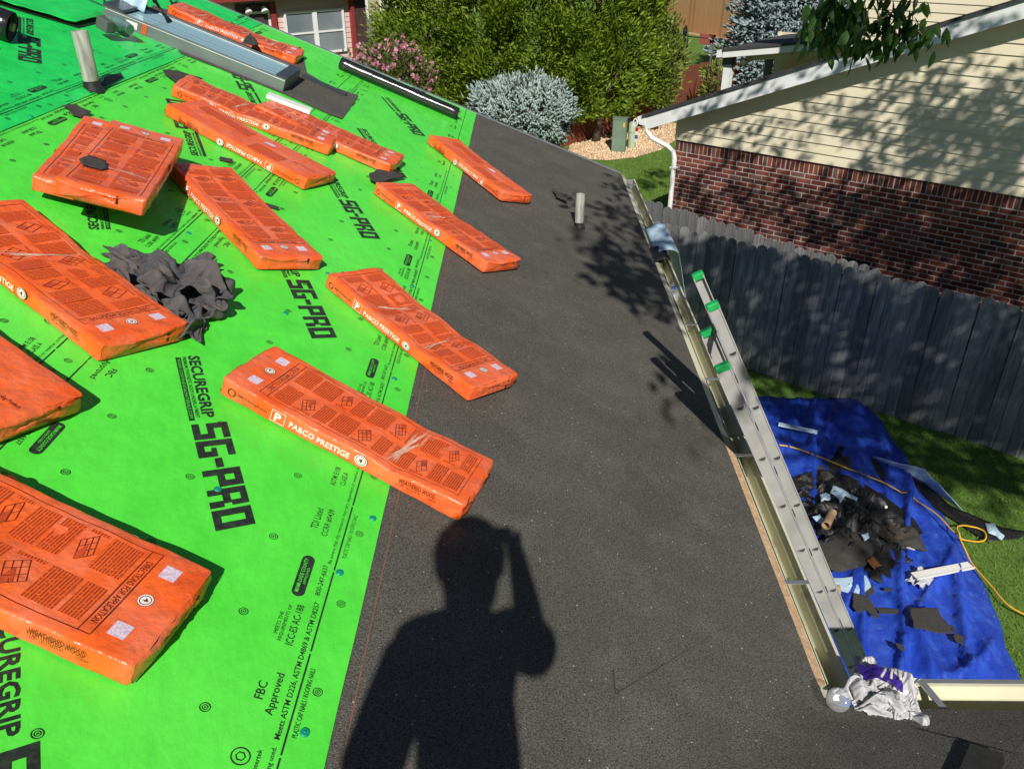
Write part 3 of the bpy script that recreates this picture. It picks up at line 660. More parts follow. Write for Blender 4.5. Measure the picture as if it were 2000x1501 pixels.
def bundle_at(a, b, name, label, n=0.0, tiltx=0.0, tilty=0.0, anchor='right', **k):
    """a: near left, b: near right end of the top edge that faces the camera, as roof (r, y)"""
    d = Vector(b)-Vector(a); d.normalize(); L_ = k.get('L_', BL); W_ = k.get('W_', BW)
    nrm = Vector((-d.y, d.x))
    mid = (Vector(a)+Vector(b))/2 if anchor == 'mid' else (Vector(b)-d*L_/2 if anchor == 'right' else Vector(a)+d*L_/2)
    c = mid + nrm*W_/2
    hb = .0105 + n
    return make_bundle(name, ROOF @ T(c.x, c.y, hb) @ RZ(math.atan2(d.y, d.x)) @ RY(tilty) @ RX(tiltx), label, **k)
SB = 'shingle_bundle'; t8 = .075
q = lambda u, v, n=t8: rf(u, v, n)
bundle_at(q(440,742), q(902,988), SB, 'orange shingle bundle with its corner reaching into the photographer\'s shadow', flip=True, anchor='mid', bend=.02, kink=((.19, -.010),), scuffs=((.19, .35, .3), (.175, .12, .3)), seed=1, L_=.93)
bundle_at(q(652,545), q(908,748), SB, 'orange shingle bundle with two pale creases, half on green and half on felt', anchor='mid', bend=.03, kink=((.12, -.012), (-.16, -.008)), scuffs=((.13, -.15, .3), (-.15, .3, .3)), seed=2, L_=.93)
bundle_at(q(733,358), q(952,514), SB, 'orange shingle bundle just reaching the felt with a black scrap under its upper end', anchor='mid', bend=.02, kink=((-.05, -.01),), scuffs=((-.06, .1, .3),), seed=3, L_=.96)
bundle_at(q(836,262), q(985,378), SB, 'orange shingle bundle crossing onto the felt by itself, nearest the far roof edge', kind='back', anchor='mid', bend=.015, seed=4, L_=.97, W_=.31)
bundle_at(q(343,330), q(508,502), SB, 'orange shingle bundle whose far end lies in the shadow of the stacked pair', anchor='right', bend=.02, seed=5, L_=.93)
bundle_at(q(0,520), q(196,676), SB, 'orange shingle bundle the grey jacket leans on', anchor='right', bend=.03, kink=((-.1, -.008),), scuffs=((-.1, .3, .3),), seed=6, L_=.96, W_=.36)
e0 = Vector(q(165,772)); dd = Vector((.897,-.442))
bundle_at(tuple(e0-dd*.95+Vector((-.442,-.897))*.34), tuple(e0+Vector((-.442,-.897))*.34), SB, 'orange shingle bundle with a mostly plain face cut off beside the one with the jacket', kind='back', seed=7, bend=.02, W_=.34)
bundle_at(q(0,1188), q(258,1308), SB, 'large orange shingle bundle closest to the camera, showing half its directions', anchor='right', bend=.02, seed=8, W_=.35, L_=.97)
bundle_at(q(322,203), q(600,352), SB, 'upside-down orange shingle bundle lying against the one above it', kind='back', anchor='mid', bend=.025, seed=9, L_=.97)
bundle_at(q(338,168), q(645,286), SB, 'orange shingle bundle with a pale scuff beside the one capped by white metal', anchor='mid', bend=.03, kink=((-.1, -.008),), scuffs=((-.12, .2, .3),), seed=10, L_=1.0)
bundle_at(q(510,212), q(755,320), SB, 'orange shingle bundle with a white metal strip across its upper end', anchor='mid', bend=.02, seed=11, L_=.95)
bundle_at(rf(347,22,.06), rf(560,108,.06), SB, 'crumpled orange shingle bundle behind the skylight', anchor='mid', bend=.03, kink=((0, .008), (-.2, -.008)), scuffs=((-.3, .2, .3), (.3, .2, .3), (.05, .3, .3)), seed=12, wrinkle=2.6, L_=1.05, W_=.36, H_=.062)
# the stacked pair: long side runs away from the camera
def stacked(px_near, px_far, n, label, seed, tx=0.0, W_=BW, ty=0.0):
    a, b = Vector(rf(*px_near, n+.08)), Vector(rf(*px_far, n+.08)); d = (b-a).normalized()
    nrm = Vector((-d.y, d.x)); c = a + d*BL/2 + nrm*W_/2
    make_bundle(SB, ROOF @ T(c.x, c.y, .0105+n) @ RZ(math.atan2(d.y, d.x)) @ RX(tx) @ RY(ty), label, seed=seed, bend=.02, W_=W_, scuffs=((-.2, .1, .3),))
stacked((236,394), (308,254), .03, 'lower orange bundle of the stacked pair, jutting out on the pipe side', 13, R_(-2), ty=R_(2))
stacked((285,405), (362,268), .115, 'upper orange bundle of the stacked pair, a black scrap on top', 14, R_(-2.5), W_=.335, ty=R_(2.2))

# ------------------------------------------------------------------ skylight
sk = empty('skylight', ROOF @ T(-2.5, 7.05, .005), 'long fixed skylight with a grey metal frame', 'skylight')
p = [rf(556,154,.11), rf(590,135,.11), rf(245,35,.11), rf(318,14,.11)]
r1 = (p[0][0]+p[1][0])/2; r0 = -3.22; y0, y1 = p[0][1]+.01, p[0][1]+.50
def spart(mb, name, m, **k):
    o = mb.build(name, m, None, **k); o.matrix_world = ROOF; o.parent = sk; o.matrix_parent_inverse = sk.matrix_world.inverted(); return o
M['skymetal'] = mat('skylight_metal', (.20,.22,.22), (.17,.185,.19), sc=6, rough=.42, metal=.35)
M['skydark'] = mat('skylight_dark', (.06,.065,.075), rough=.35, metal=.3)
M['glass'] = mat('skylight_glass', (.34,.56,.62), rough=.08, spec=.8, coat=.3)
M['shaft'] = mat('skylight_shaft', (.55,.62,.60), rough=.8)
for nm, (a, b, c, d) in {'side_rail': (r0, y0, r1, y0+.03), 'end_rail': (r1-.075, y0+.031, r1-.001, y1-.031)}.items():
    mb = MB(); mb.box(a, b, .0, c, d, .095); bevel(spart(mb, nm, M['skymetal']), .005)
mb = MB(); mb.box(r0, y1-.03, .0, r1, y1, .095); bevel(spart(mb, 'side_rail', M['skymetal']), .005)
mb = MB(); mb.box(r0+.001, y0+.031, .0, r0+.08, y1-.031, .095); bevel(spart(mb, 'end_rail', M['skymetal']), .005)
for a, b, c, d in ((r0, y0, r1, y0+.016), (r0, y1-.016, r1, y1)):
    mb = MB(); mb.box(a, b+.002, .096, c, d-.002, .102); spart(mb, 'trim', M['skymetal'])
mb = MB(); mb.box(r1-.08, y0+.022, .096, r1+.003, y1-.022, .112); spart(mb, 'trim', M['skydark'])
mb = MB(); mb.box(r0-.02, y0+.022, .096, r0+.12, y1-.022, .12); spart(mb, 'trim', M['skydark'])
mb = MB(); mb.box(r0+.12, y0+.031, .082, r1-.08, y1-.031, .088); spart(mb, 'pane', M['glass'])
for yy_ in (y0+.075, y0+.14, y0+.22): 
    mb = MB(); mb.box(r0+.12, yy_, .0885, r1-.08, yy_+.006, .0895); spart(mb, 'glazing_bar', M['skymetal'])
mb = MB(); mb.box(r0+.16, y0-.004, .03, r0+.24, y0-.0005, .075); spart(mb, 'sticker', M['offwhite'])
mb = MB(); mb.box(r0+.27, y0-.004, .02, r0+.31, y0-.0005, .09); spart(mb, 'tape', mat('orange_tape', (.5,.1,.03), rough=.5))
# bare felt cut round the skylight
def on_roof(name, px, n, m, label, cat, group=None, th=.004, curl=.0, seed=0, sub=True):
    pts = [Vector(rf(u, v, n)) for u, v in px]; c = sum(pts, Vector((0,0)))/len(pts)
    dens = []
    for i, a in enumerate(pts):
        b = pts[(i+1) % len(pts)]; k = max(1, int((b-a).length/.03))
        for j in range(k): dens.append(a + (b-a)*j/k)
    ring = []
    for d in dens: ring.append(d + Vector((nz(d.x*30, d.y*30, seed), nz(d.x*30, d.y*30, seed+9)))*.006)
    N = len(ring); vs = []; Q = (1.0, .8, .55, .3)
    for s_ in Q:
        for d in ring:
            p_ = c + (d-c)*s_; vs.append((p_.x-c.x, p_.y-c.y, curl*(.5+nz(p_.x*9, p_.y*9, seed))*s_*s_))
    vs.append((0, 0, 0)); fs = []
    for a in range(3): fs += [(a*N+j, a*N+(j+1) % N, (a+1)*N+(j+1) % N, (a+1)*N+j) for j in range(N)]
    fs += [(3*N+j, 3*N+(j+1) % N, 4*N) for j in range(N)]
    mb = MB(); mb.add(vs, fs); o = mb.build(name, m, None, smooth=True, fix=True, mat=ROOF @ T(c.x, c.y, n)); solid(o, th); tag(o, label, cat, group); return o
sf_ = empty('felt_or_shade_patch', ROOF @ T(-2.2, 6.9, .012), 'bare dark felt left showing around the skylight', 'felt')
pts = [rf(u, v, .014) for u, v in ((240,52),(300,66),(345,92),(352,104),(470,150),(560,186),(640,222),(668,232),(688,205),(700,186),(640,166),(600,142),(592,108),(588,92),(552,90),(520,100),(330,20),(300,10))]
mb = MB(); mb.add([(a, b, .0135) for a, b in pts], [tuple(range(len(pts)))]); o = mb.build('felt', M['felt'], None); o.matrix_world = ROOF; o.parent = sf_; o.matrix_parent_inverse = sf_.matrix_world.inverted()
mb = MB(); a = Vector(rf(592,148,.02)); b = Vector(rf(676,186,.02)); d = (b-a).normalized(); w_ = Vector((-d.y, d.x))*.05
mb.box(0, -.02, 0, (b-a).length, .02, .02, M=ROOF @ T(a.x, a.y, .016) @ RZ(math.atan2(d.y, d.x)))
tag(mb.build('flashing_strip', M['skydark']), 'narrow dark metal strip on the felt below the skylight', 'flashing')
# white metal strip across a bundle
a = Vector(rf(523,184,.10)); b = Vector(rf(583,207,.10)); d = (b-a).normalized(); mb = MB()
MM = ROOF @ T(a.x, a.y, .105) @ RZ(math.atan2(d.y, d.x))
mb.box(0, -.045, 0, .30, .04, .003, M=MM); mb.box(0, -.048, -.022, .30, -.045, .003, M=MM); bevel(tag(mb.build('metal_strip', M['white']), 'white bent metal strip lying on an orange bundle', 'flashing'), .001)
# scraps of felt, the last one a painted pipe shadow
FS = 'felt scraps on the roof'
on_roof('felt_or_shade_scrap', [(153,312),(175,306),(208,316),(209,330),(198,333),(160,322)], .205, M['feltscrap'], 'black felt scrap on top of the stacked bundles', 'scrap', FS, curl=.006, seed=1)
on_roof('felt_or_shade_scrap', [(120,208),(147,206),(158,214),(178,222),(160,230),(140,226),(132,214)], .02, M['feltscrap'], 'torn black felt scrap above the stacked bundles', 'scrap', FS, curl=.012, seed=2)
on_roof('felt_or_shade_scrap', [(316,138),(345,140),(396,158),(360,165),(340,160),(325,148)], .02, M['feltscrap'], 'pointed black felt scrap above the scuffed bundle', 'scrap', FS, curl=.012, seed=3)
on_roof('felt_or_shade_scrap', [(720,342),(735,333),(770,335),(790,346),(735,358),(722,352)], .03, M['feltscrap'], 'black felt scrap under the end of a bundle halfway down', 'scrap', FS, curl=.012, seed=4)
on_roof('felt_or_shade_scrap', [(472,84),(488,67),(507,88),(495,92)], .095, M['feltscrap'], 'black felt triangle on the crumpled bundle', 'scrap', FS, curl=.02, seed=5)
on_roof('felt_or_shade_scrap', [(430,306),(455,312),(450,318),(428,312)], .02, M['feltscrap'], 'tiny black felt scrap between two bundles', 'scrap', FS, curl=.006, seed=6)
on_roof('felt_or_shade_scrap', [(516,396),(545,406),(542,409),(520,402)], .02, M['feltscrap'], 'thin black felt sliver beside the bundle shaded by the stacked pair', 'scrap', FS, curl=.004, seed=7)
on_roof('felt_or_shade_scrap', [(1077,370),(1105,385),(1108,398),(1086,386)], .02, M['feltscrap'], 'dark sliver painted as the shadow of the short vent pipe', 'scrap', FS, curl=.02, seed=8)  # dark sliver laid where the short pipe's cast shadow falls
# ------------------------------------------------------------------ vent pipes
def pipe(base, toppx, rad, label, dark=.18):
    P0 = RP(base[0], base[1], 0); d = ray(*toppx); k = math.hypot(P0.x, P0.y)/math.hypot(d.x, d.y); h = HC+d.z*k-P0.z
    root = empty('vent_pipe', T(P0.x, P0.y, P0.z), label, 'vent pipe')
    mb = MB(); mb.lathe([(rad,-.02),(rad,h-.005),(rad-.002,h),(rad-.008,h),(rad-.008,h-.15)], 24); mb.build('pipe', M['pvc'], root, smooth=False); smooth_by_angle(root.children[0])
    mb = MB(); mb.lathe([(rad+.016,-.03),(rad+.010,.01),(rad+.004,dark*h*.5),(rad+.003,dark*h)], 24); mb.build('collar', M['membrane'], root, smooth=True)
    return root
pipe(rf(183,178), (157,60), .043, 'tall grey vent pipe with a black collar among the green sheets')
pipe(rf(1131,443), (1132,379), .034, 'short grey vent pipe on the bare felt', dark=.16)
o = on_roof('pipe_opening_shadow', [(160,168),(172,160),(206,168),(240,150),(236,142),(205,150),(196,178),(176,180)], .015, M['membrane'], 'torn opening and painted cast shadow of the tall vent pipe on the green sheet', 'opening', th=.002)  # black patch takes in the tall pipe's cast shadow, painted on the sheet
# ------------------------------------------------------------------ black membrane rolls
def roll(pa, pb, rad, label):
    a, b = RP(*pa, rad+.012), RP(*pb, rad+.012); root = empty('membrane_roll', T(*a), label, 'roll'); d = (b-a)
    q_ = d.to_track_quat('Z', 'Y').to_matrix().to_4x4(); L_ = d.length; mb = MB()
    vs = []; n = 40; ns = 24
    prof = [(0, 0), (.004, 0)]
    zz = [0, .004] + [L_*i/ns for i in range(1, ns)] + [L_-.004, L_]
    for i, z in enumerate(zz):
        for j in range(n):
            an = 2*math.pi*j/n; rr = rad*(1 + .02*nz(math.cos(an)*2, math.sin(an)*2, z*3)) - (.003 if i in (0, len(zz)-1) else 0)
            vs.append(q_ @ Vector((rr*math.cos(an), rr*math.sin(an), z)))
    fs = [(i*n+j, i*n+(j+1) % n, (i+1)*n+(j+1) % n, (i+1)*n+j) for i in range(len(zz)-1) for j in range(n)]
    mb.add(vs, fs); mb.build('wrapped_roll', M['rollplastic'], root, smooth=True)
    for z, sg in ((0.004, -1), (L_-.004, 1)):
        mb = MB(); 
        for r0_, r1_ in [(rad*.3+rad*.66*i/6, rad*.3+rad*.66*(i+.8)/6) for i in range(6)]:
            vv = []
            for j in range(n):
                an = 2*math.pi*j/n; vv += [q_ @ Vector((r0_*math.cos(an), r0_*math.sin(an), z-sg*.01)), q_ @ Vector((r1_*math.cos(an), r1_*math.sin(an), z))]
            mb.add(vv, [(2*j, 2*j+1, (2*j+3) % (2*n), (2*j+2) % (2*n)) for j in range(n)])
        mb.add([q_ @ Vector((rad*.99*math.cos(2*math.pi*j/n), rad*.99*math.sin(2*math.pi*j/n), z-sg*.012)) for j in range(n)], [tuple(range(n))])
        mb.build('roll_end', M['membrane'], root)
    mb = MB(); mb.tube([q_ @ Vector((0,0,-.01)), q_ @ Vector((0,0,L_+.01))], rad*.28, 16); mb.build('core', M['card'], root, smooth=False)
M['rollplastic'] = mat('black_film', (.012,.012,.013), (.02,.02,.021), sc=6, rough=.22, bump=.25, bsc=14, spec=.6)
a, b = rf(668,128,.05), rf(893,226,.05)
roll((a[0]-.02, a[1]+.01), (b[0], b[1]+.02), .052, 'glossy black roll of membrane along the far roof edge')
b = rf(30,62,.08); roll((b[0]-1.0, b[1]-.10), (b[0]-.02, b[1]), .085, 'thick black roll of membrane in the corner of the picture')
# ------------------------------------------------------------------ board fences
def board_mesh(w, h, th, style='dog'):
    mb = MB(); r = w/2
    if style == 'round': prof = [(-r, 0), (r, 0), (r, h-r*.9)] + [(r*math.cos(R_(a)), h-r*.9+r*.9*math.sin(R_(a))) for a in (30, 60, 90, 120, 150)] + [(-r, h-r*.9)]
    elif style == 'dog': prof = [(-r, 0), (r, 0), (r, h-.03), (r-.03, h), (-r+.03, h), (-r, h-.03)]
    else: prof = [(-r, 0), (r, 0), (r, h), (-r, h)]
    n = len(prof); vs = [(a, 0, b) for a, b in prof] + [(a, th, b) for a, b in prof]
    mb.add(vs, [tuple(range(n)), tuple(range(2*n-1, n-1, -1))] + [(j, n+j, n+(j+1) % n, (j+1) % n) for j in range(n)])
    me = bpy.data.meshes.new('fence_board'); me.from_pydata(mb.v, [], mb.f)
    b = bmesh.new(); b.from_mesh(me); bmesh.ops.recalc_face_normals(b, faces=b.faces); b.to_mesh(me); b.free(); return me
def fence(name, label, mtx, u0, u1, w, gap, h, style, mats, seed, jit=.02, rails=True, th=.018, tilt=.006, zslope=0.0, gap_backing=False):
    root = empty(name, mtx @ T((u0+u1)/2, 0, 0), label, 'fence'); rnd = random.Random(seed)
    mes = []
    for m in mats:
        me = board_mesh(w, h, th, style); me.materials.append(M[m]); mes.append(me)
    u = u0; nb_ = 0
    bat = board_mesh(.06, h-.12, .012, 'flat'); bat.materials.append(M[mats[-1]])  # strips added behind the board gaps to keep them dark
    while u < u1:
        me = mes[rnd.choice([0,0,0,1,2][:2+len(mes)]) % len(mes)]
        if gap_backing:
            o = obj_from('gap_backing', bat, root); o.matrix_basis = T(u+w/2-(u0+u1)/2, th+.008, 0)
        o = obj_from('board', me, root)
        o.matrix_basis = T(u-(u0+u1)/2, rnd.uniform(-.002, .002) + (.009 if gap < 0 and nb_ % 2 else 0), rnd.uniform(-jit, jit)*.8 + zslope*(u-u0)) @ RY(rnd.uniform(-tilt, tilt)) @ RZ(rnd.uniform(-.012, .012)); u += w+gap*rnd.uniform(.7, 1.2); nb_ += 1
    if rails:
        for z in (.35, h*.55, h-.3):
            mb = MB(); mb.box(u0-(u0+u1)/2, th+.004, z, u1-(u0+u1)/2, th+.042, z+.09); mb.build('rail', M[mats[0]], root)
        x = u0
        while x < u1: mb = MB(); mb.box(x-(u0+u1)/2, th+.044, 0, x-(u0+u1)/2+.09, th+.134, h-.1); mb.build('post', M[mats[0]], root); x += 2.4
    return root
D_F, D_W = 9.96, 11.5
fl = nbp(1300, 560, D_F)[0] - .5; fr = nbp(2000, 700, D_F)[0] + .9
fence('board_fence', 'grey weathered board fence with scalloped tops standing in tree shade', NB @ T(0, D_F, 0), fl, fr, .136, .005, 1.80, 'round', ['wood_grey', 'wood_grey2', 'wood_grey3'], 3, gap_backing=True, jit=.025)
fence('board_fence', 'dark board fence whose scalloped tops peep up behind the grey fence', NB @ T(0, D_F+.34, 0), fl-.2, nbp(1720, 500, D_F)[0], .137, .004, 1.97, 'round', ['wood_grey3', 'wood_grey', 'wood_grey3'], 5, jit=.03, zslope=-.075, rails=False)

# ------------------------------------------------------------------ neighbour's house: brick gable wall with cream siding
nb = empty('neighbour_house', NB @ T(-3, D_W, 0), 'neighbour\'s house with a red brick wall and cream lap siding', 'house')
nbi = nb.matrix_world.inverted()
def npart(o): o.matrix_world = NB; o.parent = nb; o.matrix_parent_inverse = nbi; return o
uC = nbp(1321, 272, D_W)[0]; zB = nbp(1321, 272, D_W)[1]; zS = nbp(1319, 294, D_W)[1]; uR = 1.2
BZ = .069; BLN = .2055
mb = MB(); mb.box(uC+.004, D_W+.0035, 0, uR, D_W+.20, zB); npart(mb.build('mortar_wall', M['mortar']))
BR = [((.155,.030,.020),(.11,.022,.016)), ((.21,.050,.030),(.16,.035,.022)), ((.115,.026,.020),(.08,.019,.016)), ((.13,.045,.036),(.17,.085,.07)), ((.085,.024,.021),(.055,.017,.016)), ((.25,.070,.040),(.19,.05,.03))]
bmats = [mat('brick_red_%d' % i, a, b, sc=9, rough=.9, bump=.3, bsc=110, detail=5) for i, (a, b) in enumerate(BR)]
def bmesh_brick(w, h, m):
    b = MB(); e = .003; d = .06
    b.add([(0,0,0),(w,0,0),(w,0,h),(0,0,h),(e,-e,e),(w-e,-e,e),(w-e,-e,h-e),(e,-e,h-e),(0,d,0),(w,d,0),(w,d,h),(0,d,h)],
          [(4,5,6,7),(0,1,5,4),(1,2,6,5),(2,3,7,6),(3,0,4,7),(0,8,9,1),(1,9,10,2),(2,10,11,3),(3,11,8,0)])
    me = bpy.data.meshes.new('brick'); me.from_pydata(b.v, [], b.f); me.materials.append(m); return me
stret = [bmesh_brick(BLN-.014, BZ-.014, m) for m in bmats]; sold = [bmesh_brick(.0545, zB-zS-.014, m) for m in bmats]; half = [bmesh_brick(BLN/2-.014, BZ-.014, m) for m in bmats]
rb = random.Random(11); items = []
def pxof(u, z):
    P = NB @ Vector((u, D_W, z)) - CAM; x = P.x*math.cos(YAW)+P.y*math.sin(YAW); fw = -P.x*math.sin(YAW)+P.y*math.cos(YAW)
    zc = math.cos(PITCH)*fw - math.sin(PITCH)*P.z; yc = -math.sin(PITCH)*fw - math.cos(PITCH)*P.z
    return 1000+FPX*x/zc, 750.5+FPX*yc/zc, zc
def fence_top(x): return 446 + (x-1310)*.196
pick = lambda: rb.choice([0,0,0,1,1,2,2,3,4,5])
u = uC
while u < uR: items.append((u, zS+.006, sold, pick())); u += .0675
row = 0; z = zS-BZ
while z > .02:
    u = uC
    if row % 2: items.append((u, z+.005, half, pick())); u += BLN/2
    while u < uR: items.append((u, z+.005, stret, pick())); u += BLN
    z -= BZ; row += 1
vis, rest = [], []
for it in items:
    x, y, zc = pxof(it[0]+.05, it[1]+.03)
    (vis if (1295 < x < 2010 and y < fence_top(x)+6) else rest).append((zc, it))
vis.sort(key=lambda q_: q_[0]); rest += vis[300:]; vis = vis[:300]
# spread the single bricks over the whole wall in view: nearest (largest) ones first
for zc, (u, z, fam, m) in vis:
    o = obj_from('brick', fam[m], nb); o.matrix_parent_inverse = nbi; o.matrix_basis = NB @ T(u, D_W+rb.uniform(-.002, .003), z)
mbs = [MB() for _ in bmats]
big = MB()
for zc, (u, z, fam, m) in rest:
    me = fam[m]; dy = rb.uniform(-.002, .003)
    big.add([(v.co.x+u, v.co.y+D_W+dy, v.co.z+z) for v in me.vertices], [tuple(p_.vertices) for p_ in me.polygons], m)
tag(npart(big.build('bricks', bmats)), kind='stuff')
# siding: one board per course, cut to the rake
f0, f1 = nbp(1262, 228, D_W-.32), nbp(2000, 2, D_W-.32); fs_ = (f1[1]-f0[1])/(f1[0]-f0[0]); rise = lambda u: f0[1]+fs_*(u-f0[0])
FH = f0[1]-nbp(1262, 254, D_W-.32)[1]
ra = (f0[0], f0[1]-FH+.045); sl = fs_
rake_z = lambda u: ra[1] + sl*(u-ra[0])
z = zB+.004; k = 0; EX = .1295
while z < rake_z(uR)+.1:
    z2 = z+EX
    ul = max(uC-.012, uC-.012 if rake_z(uC) > z else ra[0]+(z-ra[1])/sl)
    ul2 = max(uC-.012, uC-.012 if rake_z(uC) > z2 else ra[0]+(z2-ra[1])/sl)
    if k == 0: ul = ul2 = uC-.012
    if ul2 >= uR: break
    mb = MB(); f_, b_ = D_W-.034, D_W-.014
    vs = [(ul, f_, z), (uR, f_, z), (uR, b_, z2+.01), (ul2, b_, z2+.01), (ul, D_W+.01, z), (uR, D_W+.01, z), (uR, D_W+.01, z2+.01), (ul2, D_W+.01, z2+.01)]
    mb.add(vs, [(0,1,2,3),(4,7,6,5),(0,4,5,1),(1,5,6,2),(2,6,7,3),(3,7,4,0)])
    npart(mb.build('siding_board', M['siding'])); z = z2; k += 1
# rake fascia, soffit, roof, gutter end, downspout
uE = uR+.3
mb = MB(); D0 = D_W-.33
mb.add([(f0[0],D0,rise(f0[0])-FH),(uE,D0,rise(uE)-FH),(uE,D0,rise(uE)),(f0[0],D0,rise(f0[0])),(f0[0],D0+.03,rise(f0[0])-FH),(uE,D0+.03,rise(uE)-FH),(uE,D0+.03,rise(uE)),(f0[0],D0+.03,rise(f0[0]))],
       [(0,1,2,3),(4,7,6,5),(0,4,5,1),(1,5,6,2),(2,6,7,3),(3,7,4,0)]); npart(mb.build('rake_board', M['white']))
mb = MB(); mb.quad((f0[0],D0+.032,rise(f0[0])-FH+.03),(uE,D0+.032,rise(uE)-FH+.03),(uE,D_W-.002,rise(uE)-FH+.03),(f0[0],D_W-.002,rise(f0[0])-FH+.03)); npart(mb.build('soffit', M['siding']))
mb = MB(); a0, b0 = f0[0]-.05, uE; dz_ = .012; dk = 9.0
for (q0, q1, t0, t1) in ((D0-.035, D0+dk, .004, .038),):
    za, zb_ = rise(a0)+t0, rise(b0)+t0
    mb.add([(a0,q0,za),(b0,q0,zb_),(b0,q1,zb_),(a0,q1,za),(a0,q0,za+t1-t0),(b0,q0,zb_+t1-t0),(b0,q1,zb_+t1-t0),(a0,q1,za+t1-t0)], [(0,3,2,1),(4,5,6,7),(0,1,5,4),(1,2,6,5),(2,3,7,6),(3,0,4,7)])
npart(mb.build('roof', M['shingle']))
u = a0
while u < b0:                                # shingle courses stepping up the slope
    mb = MB(); z_ = rise(u)+.040
    mb.add([(u,D0-.04,z_),(u+.15,D0-.04,z_+fs_*.15-.004),(u+.15,D0+dk,z_+fs_*.15-.004),(u,D0+dk,z_),(u,D0-.04,z_+.010),(u+.15,D0-.04,z_+fs_*.15),(u+.15,D0+dk,z_+fs_*.15),(u,D0+dk,z_+.010)], [(0,3,2,1),(4,5,6,7),(0,1,5,4),(1,2,6,5),(2,3,7,6),(3,0,4,7)])
    npart(mb.build('shingle_course', M['shingle'])); u += .145
g0 = nbp(1252, 248, D0)
GW = .13
mb = MB(); mb.sweep([(-GW,.0),(-GW-.01,-.02),(-GW*.8,-.11),(-.01,-.12),(0,-.12),(0,0)], [(lambda a, b, d=d: (f0[0]+a, d, rise(f0[0])-.01+b)) for d in (D0-.01, D0+dk)]); npart(mb.build('gutter', M['white']))
mb = MB(); mb.box(f0[0]+.02, D_W-.02, 0, uC-.02, D_W+.1, .01); 
dsu = nbp(1310, 380, D_W-.09)[0]; gz0 = rise(f0[0])-.14
mb = MB(); path = [(f0[0]+.015, D_W-.30, gz0), (f0[0]+.02, D_W-.30, gz0-.07), (f0[0]+.10, D_W-.27, gz0-.17), (f0[0]+.30, D_W-.14, gz0-.28), (dsu-.03, D_W-.085, gz0-.36), (dsu, D_W-.08, gz0-.46), (dsu, D_W-.08, 1.2), (dsu, D_W-.08, .1)]
pp = [(p_[0], p_[1], p_[2]) for p_ in path]
mb.tube(pp, .037, 8); npart(mb.build('downspout', M['white'], smooth=False))
for zz_ in (rise(f0[0])-.75,): mb = MB(); mb.box(dsu-.045, D_W-.125, zz_, dsu+.05, D_W-.03, zz_+.02); npart(mb.build('strap', M['white']))
for (u0_, d0_, u1_, d1_) in ((uC+.02, D_W+.21, uC+.12, D_W+dk-.5), (uC+.13, D_W+dk-.6, uR, D_W+dk-.5)):
    mb = MB(); mb.box(u0_, d0_, 0, u1_, d1_, rise(f0[0])-.12); npart(mb.build('rear_wall', M['siding']))
mb = MB(); 
# hanging ornament at the gutter end
orn = empty('wind_sock', NB @ T(f0[0]-GW-.02, D0-.03, rise(f0[0])-.10), 'small red white and blue ornament hanging at the neighbour\'s gutter end', 'ornament')
mb = MB(); mb.tube([(0.035*math.cos(R_(a)), -.01, .055*math.sin(R_(a))) for a in range(0, 360, 24)], .010, 6, close=True); mb.build('ring', M['white'], orn)
for i, (nm, c) in enumerate((('red_band', (.5,.02,.02)), ('white_band', (.8,.8,.8)), ('blue_band', (.05,.09,.3)), ('white_tail', (.75,.75,.74)))):
    mb = MB(); mb.sweep([(-.022,0),(.022,.0),(.022,.012),(-.022,.012)], [(lambda a, b, q_=q_: (a+.03, b-.01, -.07-q_)) for q_ in (i*.055, i*.055+.052)]); mb.build(nm, mat(nm, c, rough=.7), orn)

# ------------------------------------------------------------------ patio cover and upper storey behind that house
DP = 19.5
pa = nbp(1413, 100, DP); pb = nbp(1600, 84, DP); psl = (pb[1]-pa[1])/(pb[0]-pa[0]); pz = lambda u: pa[1]+psl*(u-pa[0]); pu1 = pb[0]+2.2
pt = empty('patio_cover', NB @ T(pa[0], DP, 0), 'white edged patio cover with a white post behind the brick house', 'patio cover'); pti = pt.matrix_world.inverted()
def ppart(o): o.matrix_world = NB; o.parent = pt; o.matrix_parent_inverse = pti; return o
fh = pz(pa[0]) - nbp(1413, 113, DP)[1]
def slab(d0, d1, t0, t1, u0, u1):
    mb = MB(); mb.add([(u0,d0,pz(u0)+t0),(u1,d0,pz(u1)+t0),(u1,d1,pz(u1)+t0),(u0,d1,pz(u0)+t0),(u0,d0,pz(u0)+t1),(u1,d0,pz(u1)+t1),(u1,d1,pz(u1)+t1),(u0,d1,pz(u0)+t1)], [(0,3,2,1),(4,5,6,7),(0,1,5,4),(1,2,6,5),(2,3,7,6),(3,0,4,7)]); return mb
ppart(slab(DP-.02, DP+.03, -fh, 0, pa[0], pu1).build('fascia', M['white']))
ppart(slab(DP-.05, DP+4.4, .004, .05, pa[0]-.02, pu1).build('roof', M['shingle']))
ppart(slab(DP+.5, DP+.55, -fh-.16, -fh+.02, pa[0]+.35, pu1).build('beam', M['siding']))
ppart(slab(DP+.04, DP+4.3, -.10, -.06, pa[0]+.05, pu1).build('ceiling', M['siding']))
ppart(slab(DP-.04, DP+4.4, -.13, .03, pa[0]-.15, pa[0]-.025).build('gutter', M['white']))
pu = nbp(1421, 150, DP+.3)[0]
mb = MB(); mb.box(pu-.09, DP+.2, 0, pu+.09, DP+.38, pz(pu)-fh-.02); ppart(mb.build('post', M['white']))
mb = MB(); mb.box(pu-.12, DP+.17, pz(pu)-fh-.22, pu+.12, DP+.41, pz(pu)-fh-.021); ppart(mb.build('bracket', M['skydark']))
